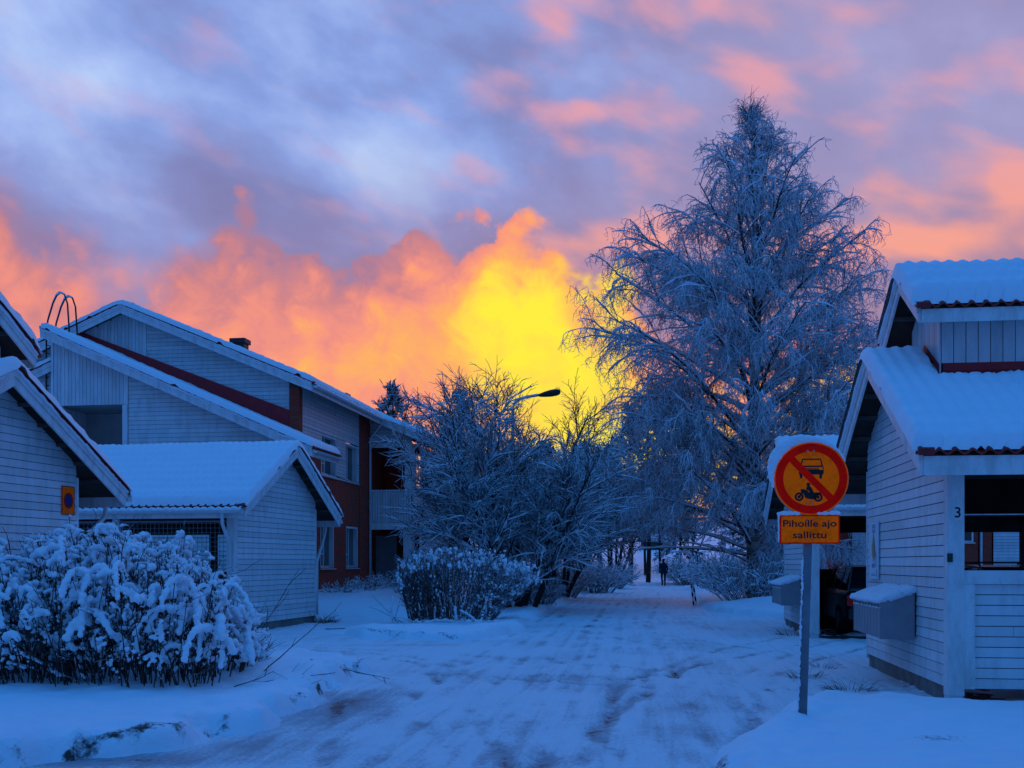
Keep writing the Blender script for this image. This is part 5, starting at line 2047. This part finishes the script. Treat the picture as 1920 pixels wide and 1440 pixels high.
    hang, d4, zz = hang[thin], d4[thin], zz[thin]
    top = zz > 16.0
    d4[top, 2] = rng.uniform(-0.3, 1.1, top.sum())
    L4 = rng.uniform(0.18, 0.70, len(hang)) * np.interp(zz, [0, 12, 19], [1.0, 0.85, 0.6])
    P4 = strands(hang, d4, L4, 4, rng, grav=0.9, wob=0.2)
    keep = P4[:, -1, 2] > np.where(P4[:, -1, 0] < -1.8, 2.35, 0.8)
    tw.add(P4[keep], taper(np.full(keep.sum(), 0.0105), 4, 0.55), 3)
    o5 = P4[keep][:, 1:].reshape(-1, 3)
    d5 = rng.normal(0, 0.8, (len(o5), 3))
    d5[:, 2] -= 0.5
    P5 = strands(o5, d5, rng.uniform(0.10, 0.32, len(o5)), 3, rng, grav=0.7, wob=0.2)
    tw.add(P5, taper(np.full(len(o5), 0.0095), 3, 0.6), 3)
    tw.build('twigs', M['twig_birch'], th)
    # crown tip: thin bare shoots
    tp = Tubes()
    m = 46
    zz = rng.uniform(14.0, 18.2, m)
    o = np.stack([np.interp(zz, z, tx), np.interp(zz, z, ty), zz], 1)
    a = rng.uniform(0, 2 * np.pi, m)
    e = np.radians(rng.uniform(52, 84, m))
    P = strands(o, np.stack([np.cos(a) * np.cos(e), np.sin(a) * np.cos(e), np.sin(e)], 1), rng.uniform(0.6, 1.35, m), 6, rng, grav=0.1, wob=0.06)
    tp.add(P, taper(np.full(m, 0.014), 6, 0.45), 3)
    o, t, _, _ = pick(P, 9, 0.2, 1.0, rng)
    P = strands(o, fan(t, 0.6, rng, 0.2, 0.0), rng.uniform(0.2, 0.6, len(o)), 4, rng, grav=0.3, wob=0.12)
    tp.add(P, taper(np.full(len(o), 0.009), 4, 0.6), 3)
    tp.build('top_shoots', M['twig_bare'], th)
    return th


def spreading_tree(name, label, loc, rng, stems, h, spread, mat='twig', dens=1.0, fine=0.012, group='snowy trees', cat='tree', lean=(0, 0), snowy=True, base_r=0.35):
    th = empty(name, loc)
    tag(th, label, cat, group)
    a = np.arange(stems) * 2.4 + rng.normal(0, 0.35, stems)
    rr = rng.uniform(0.1, 1.0, stems) * base_r
    org = np.stack([np.cos(a) * rr, np.sin(a) * rr, np.full(stems, -0.15)], 1)
    e = np.radians(rng.uniform(48, 82, stems))
    d = np.stack([np.cos(a) * np.cos(e) * spread + lean[0], np.sin(a) * np.cos(e) * spread + lean[1], np.sin(e)], 1)
    L = h * rng.uniform(0.72, 1.02, stems)
    P1 = strands(org, d, L, 11, rng, grav=0.02, wob=0.055)
    R1 = taper(0.018 + 0.0125 * L, 11, 0.18)
    tk = Tubes()
    tk.add(P1, R1, 7)
    tk.build('trunk', M['bark'], th)
    br = Tubes()
    sn = Tubes()
    if snowy:
        snow_on(sn, P1[:, 3:], R1[:, 3:], rng, 0.55, 0.014, 5)
    o, t, pi, tt = pick(P1, int(13 * dens), 0.22, 1.0, rng)
    L2 = L[pi] * (0.50 - 0.30 * tt) * rng.uniform(0.7, 1.25, len(o))
    P2 = strands(o, fan(t, 0.62, rng, 0.18, 0.25), L2, 8, rng, grav=0.08, wob=0.06)
    R2 = taper(0.011 + 0.009 * L2, 8, 0.35)
    br.add(P2, R2, 5)
    if snowy:
        snow_on(sn, P2, R2, rng, 1.0, 0.030, 5)
    o, t, pi, tt = pick(P2, int(9 * dens), 0.15, 1.0, rng)
    L3 = np.clip(L2[pi] * 0.5, 0.3, 1.3) * rng.uniform(0.6, 1.25, len(o))
    P3 = strands(o, fan(t, 0.62, rng, 0.2, 0.2), L3, 5, rng, grav=0.15, wob=0.08)
    R3 = taper(np.full(len(o), fine * 1.35), 5, 0.5)
    br.add(P3, R3, 4)
    if snowy:
        snow_on(sn, P3, R3, rng, 0.9, 0.015, 4)
    br.build('branches', M[mat], th)
    tw = Tubes()
    o, t, pi, tt = pick(P3, int(6 * dens), 0.15, 1.0, rng)
    P4 = strands(o, fan(t, 0.6, rng, 0.22, 0.1), rng.uniform(0.18, 0.5, len(o)), 4, rng, grav=0.2, wob=0.10)
    tw.add(P4, taper(np.full(len(o), fine), 4, 0.6), 3)
    tw.build('twigs', M[mat], th)
    if snowy:
        sn.build('branch_snow', M['bush_snow'], th)
    return th


def conifer(name, label, loc, H, r, rng, pine=False, mat='needle', group='trees behind the houses', clear=0.12, tiers=None, tuft=0.34, cat='tree', snowm=True):
    th = empty(name, loc)
    tag(th, label, cat, group)
    tb = Tubes()
    K = 12
    z = np.linspace(-0.2, H, K)
    T = np.stack([0.06 * np.sin(z * 0.6), 0.05 * np.cos(z * .5), z], 1)[None]
    tb.add(T, (0.012 * H * (1 - z / H * 0.93) + 0.02)[None], 8)
    tb.build('trunk', M['bark'], th)
    n = tiers or int(H * 7)
    u = (np.arange(n) + rng.random(n)) / n
    zt = H * (clear + (0.97 - clear) * u)
    a = np.arange(n) * 2.4 + rng.normal(0, .4, n)
    if pine:
        Lb = r * np.sin(np.clip(u * 1.0 + 0.22, 0, 1) * np.pi) ** 0.7 * rng.uniform(0.55, 1.15, n) + 0.2
        e = np.radians(5 + 50 * u + rng.normal(0, 9, n))
    else:
        Lb = r * (1 - u) ** 0.8 * rng.uniform(0.7, 1.1, n) + 0.15
        e = np.radians(-8 + 45 * u ** 2 + rng.normal(0, 6, n))
    org = np.stack([np.zeros(n), np.zeros(n), zt], 1)
    d = np.stack([np.cos(a) * np.cos(e), np.sin(a) * np.cos(e), np.sin(e)], 1)
    P1 = strands(org, d, Lb, 7, rng, grav=0.3 if not pine else -0.2, wob=0.07)
    br = Tubes()
    br.add(P1, taper(0.012 + 0.012 * Lb, 7, 0.3), 4)
    br.build('branches', M['bark'], th)
    o, t, pi, tt = pick(P1, 12 if not pine else 10, 0.25 if not pine else 0.4, 1.02, rng)
    dd = fan(t, 0.6, rng, 0.3, 0.5)
    P2 = strands(o, dd, tuft * rng.uniform(0.6, 1.3, len(o)), 3, rng, grav=0.3 if not pine else -0.3, wob=0.1)
    # needle sprays: small crossed blades along every shoot
    oo, t2, _, _ = pick(P2, 7, 0.0, 1.0, rng)
    m = len(oo)
    nd = fan(t2, 0.75, rng, 0.25, 0.0)
    ln = tuft * rng.uniform(0.35, 0.65, m)
    side = unit(np.cross(nd, rng.normal(0, 1, (m, 3)))) * (tuft * 0.075)
    A = oo - side
    B = oo + side
    C = oo + nd * ln[:, None] + side * 0.4
    D = oo + nd * ln[:, None] - side * 0.4
    up = np.cross(B - A, D - A)[:, 2] < 0
    V = np.stack([A, B, C, D], 1)
    V[up] = V[up][:, ::-1]
    np_mesh('needles', V.reshape(-1, 3), np.arange(m * 4).reshape(-1, 4), M[mat], th, False)
    if snowm:
        sn = Tubes()
        Q = P2.copy()
        Q[:, :, 2] += 0.05
        k = rng.random(len(Q)) < 0.62
        sn.add(Q[k], rng.uniform(0.02, 0.065, (k.sum(), 3)) * np.array([0.7, 1.0, 0.5]) * (tuft / 0.34), 5)
        sn.build('branch_snow', M['bush_snow'], th)
    return th


def front_bush():
    rng = np.random.default_rng(5)
    cx, cy = -4.5, 13.4
    th = empty('snowy_bush', (cx, cy, 0.12))
    tag(th, 'wide rounded bush heaped with thick snow clumps, in the left foreground', 'bush', 'snow laden bushes')

    def top(x, y):
        px = (x + cx) / (y + cy) * 2000 + 960
        h = np.interp(px, [-300, 0, 60, 130, 200, 270, 320, 360, 400, 440, 470], [1.6, 1.62, 1.78, 1.80, 1.92, 1.84, 1.80, 1.55, 1.30, 0.95, 0.5])
        return h * np.clip(1 - (np.abs(y) / 2.05) ** 4, 0.3, 1)
    n = 760
    bx = rng.uniform(-2.3, 1.18, n)
    by = rng.uniform(-1.55, 1.6, n)
    h = top(bx, by) * np.where(by < -0.7, rng.uniform(0.35, 1.0, n), rng.uniform(0.72, 1.02, n))
    d = np.stack([0.18 * bx / 2 + rng.normal(0, .16, n), 0.22 * by / 1.5 + rng.normal(0, .16, n) - 0.03, np.ones(n)], 1)
    org = np.stack([bx * 0.93, by * 0.9, np.full(n, -0.1)], 1)
    P = strands(org, d, h * 1.04, 7, rng, grav=0.12, wob=0.05)
    st = Tubes()
    st.add(P, taper(rng.uniform(0.006, 0.011, n), 7, 0.5), 5)
    o, t, pi, tt = pick(P, 5, 0.30, 1.0, rng)
    P2 = strands(o, fan(t, 0.7, rng, 0.3, 0.2), rng.uniform(0.12, 0.42, len(o)), 4, rng, grav=0.15, wob=0.14)
    st.add(P2, taper(np.full(len(o), 0.005), 4, 0.6), 4)
    # long bent shoots drooping over the front
    m = 46
    fx = np.concatenate([rng.uniform(-2.2, 1.2, m - 10), rng.uniform(0.8, 1.35, 10)])
    fy = rng.uniform(-1.5, -0.3, m)
    hz = rng.uniform(0.35, 0.95, m) * top(fx, fy)
    dd = np.stack([rng.normal(0.08, .5, m), rng.normal(-0.8, .3, m), rng.uniform(0.5, 1.0, m)], 1)
    P3 = strands(np.stack([fx, fy, hz], 1), dd, rng.uniform(0.45, 1.0, m), 12, rng, grav=3.0, wob=0.06)
    st.add(P3, taper(np.full(m, 0.008), 12, 0.5), 5)
    st.build('stems', M['cane'], th)
    sp = []
    # snow heaped on the tips and along the bent shoots
    for i in range(n):
        tip = P[i, -1]
        if tip[2] > (0.5 if by[i] > -0.6 else 0.2) * top(tip[0], tip[1]) and rng.random() < 0.86:
            # a lump on the tip with fingers of snow sagging along the bent twigs
            big = rng.uniform(0.45, 1.3)
            for k in range(rng.integers(1, 4)):
                q = tip + rng.normal(0, 1, 3) * np.array([0.05, 0.05, 0.03])
                ang = rng.uniform(0, 6.28)
                v = np.array([math.cos(ang), math.sin(ang) - 0.3, rng.uniform(-0.2, 0.9)])
                m_ = rng.integers(3, 8)
                r0 = rng.uniform(0.026, 0.055) * big
                for j in range(m_):
                    sp.append((*q, r0 * (1.0 - 0.55 * abs(j / max(m_ - 1, 1) - 0.35)) * rng.uniform(0.85, 1.15)))
                    v = v / np.linalg.norm(v)
                    q = q + v * r0 * 0.85
                    v[2] -= rng.uniform(0.2, 0.6)
                    v[:2] += rng.normal(0, 0.3, 2)
            if rng.random() < 0.35:
                for j in range(6):
                    q = P[i, -1] + (P[i, -4] - P[i, -1]) * (j / 6) + rng.normal(0, 0.014, 3)
                    sp.append((*q, rng.uniform(0.014, 0.03)))
    sel = rng.random(len(P2)) < 0.34
    for Q in P2[sel]:
        r0 = rng.uniform(0.014, 0.034)
        for j in range(5):
            a = Q[3] + (Q[0] - Q[3]) * j / 5
            sp.append((*(a + rng.normal(0, 0.007, 3) + np.array([0, 0, 0.012])), r0 * rng.uniform(0.7, 1.2)))
    for Q in P3:
        f = rng.uniform(0.75, 1.15)
        for j in np.linspace(0, 11, 34):
            i = min(int(j), 10)
            a = Q[i] + (Q[i + 1] - Q[i]) * (j - i)
            if a[2] < 0.0:
                break
            sp.append((*(a + rng.normal(0, 0.010, 3) + np.array([0, -0.01, 0.022])), rng.uniform(0.026, 0.050) * f))
    remesh_blobs('snow_clumps', sp, M['bush_snow'], th, 0.0135, smooth_it=2, rough=0.7)
    # low snowy twigs trailing off to the right
    tw = Tubes()
    a = np.array([[1.4, -0.9, 0.02], [1.5, -1.0, 0.02], [1.5, -0.5, 0.02], [1.55, -1.1, 0.02], [1.35, -1.3, 0.02], [1.4, -0.2, 0.05]])
    Q = strands(a, np.array([[1, -.1, .12], [1, .15, .15], [1, .3, .25], [.9, -.4, .1], [.8, -.3, .3], [.8, .2, .8]]), np.array([.7, .95, .6, .8, .5, 1.2]), 9, rng, grav=0.2, wob=0.09)
    tw.add(Q, taper(np.full(6, 0.009), 9, 0.4), 5)
    o, t, _, _ = pick(Q, 4, 0.3, 1, rng)
    tw.add(strands(o, fan(t, 0.6, rng, .2, .3), rng.uniform(.1, .3, len(o)), 4, rng, wob=.1), taper(np.full(len(o), .005), 4, .5), 4)
    tw.build('trailing_twigs', M['cane'], th)


def hedge():
    rng = np.random.default_rng(9)
    cx, cy = -1.35, 26.2
    th = empty('shrub', (cx, cy, 0.05))
    tag(th, 'dense shrub of upright brown canes capped with snow, left of the path', 'shrub', 'snow laden bushes')
    n = 480
    bx = rng.uniform(-1.15, 0.75, n)
    by = rng.uniform(-0.85, 0.85, n) * np.sqrt(np.clip(1 - ((bx + 0.2) / 1.15) ** 2, 0.1, 1))
    lean = np.clip((bx + 0.1) * 0.95, -0.2, 0.9) + rng.normal(0, .09, n)
    d = np.stack([lean, rng.normal(0, .12, n) + by * 0.15, np.ones(n)], 1)
    h = np.interp(bx, [-1.15, -0.9, -0.4, 0.1, 0.75], [1.2, 1.6, 1.82, 1.80, 1.85]) * rng.uniform(0.82, 1.03, n)
    P = strands(np.stack([bx, by, np.full(n, -0.1)], 1), d, h * 1.05, 7, rng, grav=0.10 + 0.35 * np.clip(bx, 0, 1), wob=0.035)
    st = Tubes()
    st.add(P, taper(rng.uniform(0.0055, 0.010, n), 7, 0.5), 4)
    o, t, pi, tt = pick(P, 5, 0.40, 1.0, rng)
    P2 = strands(o, fan(t, 0.5, rng, 0.2, 0.1), rng.uniform(0.15, 0.4, len(o)), 3, rng, wob=0.1)
    st.add(P2, taper(np.full(len(o), 0.007), 3, 0.6), 3)
    k = 26
    Q = strands(np.stack([rng.uniform(-1.5, 0.9, k), rng.uniform(-1.0, -0.5, k), np.full(k, 0.0)], 1), np.stack([rng.normal(-0.3, .8, k), rng.normal(-.2, .3, k), rng.uniform(.3, 1.2, k)], 1), rng.uniform(.4, 1.2, k), 6, rng, grav=.4, wob=.08)
    st.add(Q, taper(np.full(k, 0.010), 6, .5), 4)
    st.build('stems', M['frosted_cane'], th)
    sp = []
    for i in range(n):
        tip = P[i, -1]
        right = tip[0] > 0.35
        r1 = rng.uniform(0.018, 0.048)
        for j in range(rng.integers(2, 6)):
            sp.append((*(tip + rng.normal(0, 0.012, 3) + np.array([0, 0, -0.03 * j])), r1 * rng.uniform(0.7, 1.1)))
        if rng.random() < 0.35:
            for u in rng.uniform(0.3, 0.95, 4):
                q = P[i, int(u * 6)]
                r0 = rng.uniform(0.012, 0.022)
                for j in range(3):
                    sp.append((q[0] + rng.normal(0, .008), q[1] + rng.normal(0, .008), q[2] - j * r0, r0))
        if right and rng.random() < 0.7:
            for u in np.linspace(0.45, 1, 6):
                q = P[i, int(u * 6)]
                sp.append((*(q + rng.normal(0, 0.03, 3) + np.array([0, 0, .03])), rng.uniform(0.018, 0.04)))
    for q in Q:
        if rng.random() < 0.4:
            for u in np.linspace(0, 5, 12):
                i = min(int(u), 4)
                a = q[i] + (q[i + 1] - q[i]) * (u - i)
                sp.append((*(a + np.array([0, 0, .02])), rng.uniform(.025, .045)))
    for x in np.linspace(-1.2, 1.5, 40):
        sp.append((x, -0.85 + rng.normal(0, .1), 0.05 + rng.random() * .06, rng.uniform(.05, .10)))
    remesh_blobs('snow_caps', sp, M['bush_snow'], th, 0.0145, smooth_it=1, rough=0.5)


def snowy_shrub(name, label, loc, rng, n, w, h, out=0.7, group='snow laden bushes', snow=0.7, r=0.010, cat='bush', voxel=None, dens=4):
    th = empty(name, loc)
    tag(th, label, cat, group)
    a = rng.uniform(0, 2 * np.pi, n)
    q = np.sqrt(rng.random(n))
    org = np.stack([np.cos(a) * q * w * 0.35, np.sin(a) * q * w * 0.35, np.full(n, -0.1)], 1)
    d = np.stack([np.cos(a) * q * out, np.sin(a) * q * out, np.ones(n)], 1) + rng.normal(0, .1, (n, 3))
    L = h * rng.uniform(0.75, 1.08, n)
    P = strands(org, d, L, 7, rng, grav=0.45, wob=0.06)
    st = Tubes()
    R = taper(np.full(n, r * 1.4), 7, .5)
    st.add(P, R, 4)
    o, t, pi, tt = pick(P, dens, 0.25, 1, rng)
    P2 = strands(o, fan(t, .65, rng, .25, .1), h * rng.uniform(.12, .32, len(o)), 4, rng, grav=.4, wob=.12)
    st.add(P2, taper(np.full(len(o), r), 4, .6), 3)
    o, t, pi, tt = pick(P2, 3, 0.2, 1, rng)
    P3 = strands(o, fan(t, .7, rng, .25, .1), h * rng.uniform(.06, .16, len(o)), 3, rng, grav=.4, wob=.12)
    st.add(P3, taper(np.full(len(o), r * .8), 3, .6), 3)
    st.build('stems', M['twig'], th)
    sn = Tubes()
    snow_on(sn, P, R, rng, snow, r * 1.5, 4)
    snow_on(sn, P2, taper(np.full(len(P2), r), 4, .7), rng, snow * 1.4, r * 1.6, 5)
    sn.build('branch_snow', M['bush_snow'], th)
    return th


def place(src, label, x, y, s, rz, group=None, z=None):
    c = copy_tree(src)
    c.location = (x, y, (gz(x, y) if z is None else z) - 0.05)
    c.scale = (s[0], s[0], s[1]) if isinstance(s, tuple) else (s, s, s)
    c.rotation_euler = (0, 0, rz)
    c['label'] = label
    if group:
        c['group'] = group
    return c


def vegetation():
    R_ = np.random.default_rng
    big_birch()
    front_bush()
    hedge()
    A = spreading_tree('tree', 'wide multi-stemmed tree with snow along every branch, right of the house balcony', (0.15, 33.5, 0.12), R_(21), 13, 6.1, 0.85, dens=1.25, fine=0.0115, base_r=0.75)
    spreading_tree('tree', 'fine twigged snowy tree between the multi-stemmed tree and the birch', (2.1, 44.0, 0.1), R_(22), 8, 5.6, 0.8, dens=1.25, fine=0.015, base_r=0.8)
    spreading_tree('tree', 'slim bare tree whose top rises behind the street lamp', (1.0, 52.0, 0.05), R_(23), 5, 10.2, 0.42, mat='twig_bare', dens=1.0, fine=0.014, snowy=False, base_r=0.3)
    spreading_tree('tree', 'bare reddish tree top between the pine and the house roof', (-4.6, 58.0, 0.2), R_(24), 4, 9.8, 0.42, mat='twig_bare', dens=0.9, fine=0.014, snowy=False, base_r=0.3)
    spreading_tree('tree', 'bare tree glowing against the yellow sky beside the birch', (6.6, 72.0, 0.0), R_(25), 6, 9.2, 0.6, mat='twig_bare', dens=1.0, fine=0.018, snowy=False, base_r=0.5)
    conifer('pine', 'small snowy pine crown standing alone above the house roof', (-7.85, 70.0, 0.3), 12.9, 1.75, R_(31), pine=True, clear=0.62, tiers=42, tuft=0.5, cat='pine tree')
    conifer('pine', 'snowy pine behind the multi-stemmed tree, next to the bare tops', (-2.55, 56.0, 0.1), 10.4, 2.1, R_(32), pine=True, clear=0.30, tiers=60, tuft=0.45, cat='pine tree')
    conifer('pine', 'dark pine with a bare trunk, left one of the pair beside the walker', (8.45, 76.0, 0.0), 12.6, 2.4, R_(33), pine=True, clear=0.42, tiers=60, tuft=0.55, cat='pine tree', group='pines at the path end')
    conifer('pine', 'dark pine with a thick bare trunk, right one of the pair beside the walker', (9.45, 74.0, 0.0), 13.0, 2.6, R_(34), pine=True, clear=0.40, tiers=64, tuft=0.55, cat='pine tree', group='pines at the path end')
    conifer('spruce', 'dark spruce seen through the gap between birch and carport roof', (17.9, 58.0, 0.0), 10.6, 2.3, R_(35), tuft=0.45, cat='spruce tree')
    s2 = conifer('spruce', 'snowy spruce behind the right side of the birch', (15.4, 66.0, 0.0), 11.5, 2.5, R_(36), tuft=0.5, cat='spruce tree')
    snowy_shrub('bush', 'fan shaped snowy bush at the foot of the big birch', (8.25, 36.6, 0.20), R_(41), 95, 2.6, 1.75, 0.95, r=0.011, dens=5)
    b1 = snowy_shrub('bush', 'rounded grey snowy bush on the left edge of the path', (4.15, 54.0, 0.0), R_(42), 120, 2.4, 1.55, 0.85, r=0.014)
    place(b1, 'low snowy bush behind the snow mound where the path bends', 5.6, 62.5, 1.05, 1.3)
    place(b1, 'dark bush in the shade below the fine twigged tree', 2.0, 46.5, 0.95, 2.3)
    place(b1, 'snowy thicket right of the walker', 12.4, 72.0, (1.5, 1.25), 0.4)
    place(b1, 'snowy thicket behind the marker boards', 11.6, 58.0, (1.4, 1.2), 2.9)
    place(b1, 'snowy bush beside the farther letterboxes', 10.4, 42.5, (1.0, 1.15), 4.0)
    place(b1, 'snowy shrub at the foot of the multi-stemmed tree', 0.75, 36.0, (0.62, 0.7), 5.0)
    st = snowy_shrub('low_plant', 'low snowy plant right against the brick wall, nearest the boarded shed', (-5.4, 33.6, 0.5), R_(43), 26, 1.0, 0.62, 1.0, r=0.009, group='low snowy plants by the house', cat='plant')
    for i, (x, y, s, lb) in enumerate([(-4.9, 34.8, 0.9, 'low snowy plant under the first ground floor window'), (-4.75, 36.6, 1.1, 'low snowy plant under the second ground floor window'), (-4.6, 38.6, 1.0, 'low snowy plant by the white downpipe'),
                                       (-4.0, 37.8, 0.75, 'low snowy plant before the dark entrance'), (-3.6, 34.5, 0.6, 'small dark tuft poking from the snow left of the cane shrub')]):
        place(st, lb, x, y, s, i * 1.3)
    # twigs and dead grass
    rng = R_(44)
    g = None
    for i, (x, y, s, lb) in enumerate([(-4.75, 27.0, 0.55, 'tuft of dead grass at the far corner of the mesh fronted shed'), (4.1, 12.9, 0.42, 'dead grass tuft at the near corner of carport 3'), (3.95, 14.4, 0.38, 'dead grass tuft under the letterboxes'), (4.55, 15.7, 0.35, 'dead grass tuft at the far corner of carport 3'),
                                       (5.95, 22.6, 0.5, 'dead grass tuft at the corner of the farther carport')]):
        if g is None:
            g = empty('grass_tuft', (x, y, gz(x, y)))
            tag(g, lb, 'grass tuft', 'dead grass tufts by the walls')
            n = 130
            a = rng.uniform(0, 6.28, n)
            q = rng.random(n) ** .6
            P = strands(np.stack([np.cos(a) * q * .5, np.sin(a) * q * .5, np.full(n, -.05)], 1), np.stack([np.cos(a) * .7, np.sin(a) * .7, rng.uniform(.2, 1.2, n)], 1), rng.uniform(.25, .75, n), 5, rng, grav=1.2, wob=.12)
            tb = Tubes()
            tb.add(P, taper(np.full(n, .010), 5, .3), 3)
            tb.build('blades', mottled('dead_grass', (0.16, 0.10, 0.07), (0.10, 0.065, 0.05), 5, 0.9, 0.1), g)
            g.scale = (s, s, s)
        else:
            place(g, lb, x, y, s, i * 1.1)
    for (nm, lb, x, y, d, L) in [('fallen_twig', 'dark twig lying on the snow right of the foreground bush', -2.75, 14.6, (1, -1.05, .0), 1.6), ('fallen_twig', 'long dark twig on the snow before the cane shrub', -4.2, 24.0, (1, -.25, .02), 2.2), ('bare_sprig', 'thin bare sprig leaning up in front of the boarded shed wall', -3.75, 14.6, (.9, .2, 1.2), 1.5)]:
        t = empty(nm, (x, y, gz(x, y) + 0.02))
        tag(t, lb, 'twig')
        P = strands(np.zeros((1, 3)), np.array([d]), np.array([L]), 12, rng, wob=.06)
        tb = Tubes()
        tb.add(P, taper(np.full(1, .014 if nm == 'fallen_twig' else .009), 12, .3), 5)
        o, tt, _, _ = pick(P, 5, .25, .95, rng)
        tb.add(strands(o, fan(tt, .6, rng, .2, .6), rng.uniform(.15, .4, len(o)), 5, rng, wob=.08), taper(np.full(len(o), .007), 5, .4), 4)
        tb.build('stick', M['cane'], t)
    # the wood beyond
    rng = R_(50)
    f1 = conifer('forest_spruce', 'far spruce in the wood beyond the houses', (0, 110, 1), 11.0, 2.3, R_(51), tuft=0.8, tiers=46, mat='needle_far', group='far trees of the wood', cat='spruce tree')
    f2 = conifer('forest_pine', 'far pine in the wood beyond the houses', (8, 118, 1), 12.0, 2.4, R_(52), pine=True, clear=0.35, tuft=0.9, tiers=44, mat='needle_far', group='far trees of the wood', cat='pine tree')
    f3 = spreading_tree('forest_tree', 'far bare tree in the wood beyond the houses', (15, 104, .6), R_(53), 5, 9.5, 0.6, mat='twig', dens=0.85, fine=0.03, snowy=False, group='far trees of the wood', base_r=.4)
    for f, (x, y) in ((f1, (17.0, 108)), (f2, (24.0, 116)), (f3, (30.5, 104))):
        f.location = (x, y, gz(x, y) - .1)
    spots = [(-16, 112), (-10, 105), (-5, 118), (0, 108), (4.5, 120), (8, 112), (28, 112), (33, 119), (38, 108), (42, 116), (47, 110), (52, 118), (36, 98), (21, 124), (-22, 118), (58, 112),
             (-1, 98), (5.5, 101), (26, 96), (22, 92), (31, 93), (41, 97), (48, 101)]
    for i, (x, y) in enumerate([(6.0, 92), (8.8, 95), (11.6, 93), (13.6, 98), (10.2, 104), (3.0, 96)]):
        place(f2, f2['label'], x, y, rng.uniform(.75, .95), rng.uniform(0, 6))
    for i, (x, y) in enumerate(spots):
        f = (f1, f3, f2, f3)[i % 4]
        place(f, f['label'], x, y, (rng.uniform(.8, 1.1), rng.uniform(.65, 1.0)), rng.uniform(0, 6))


vegetation()
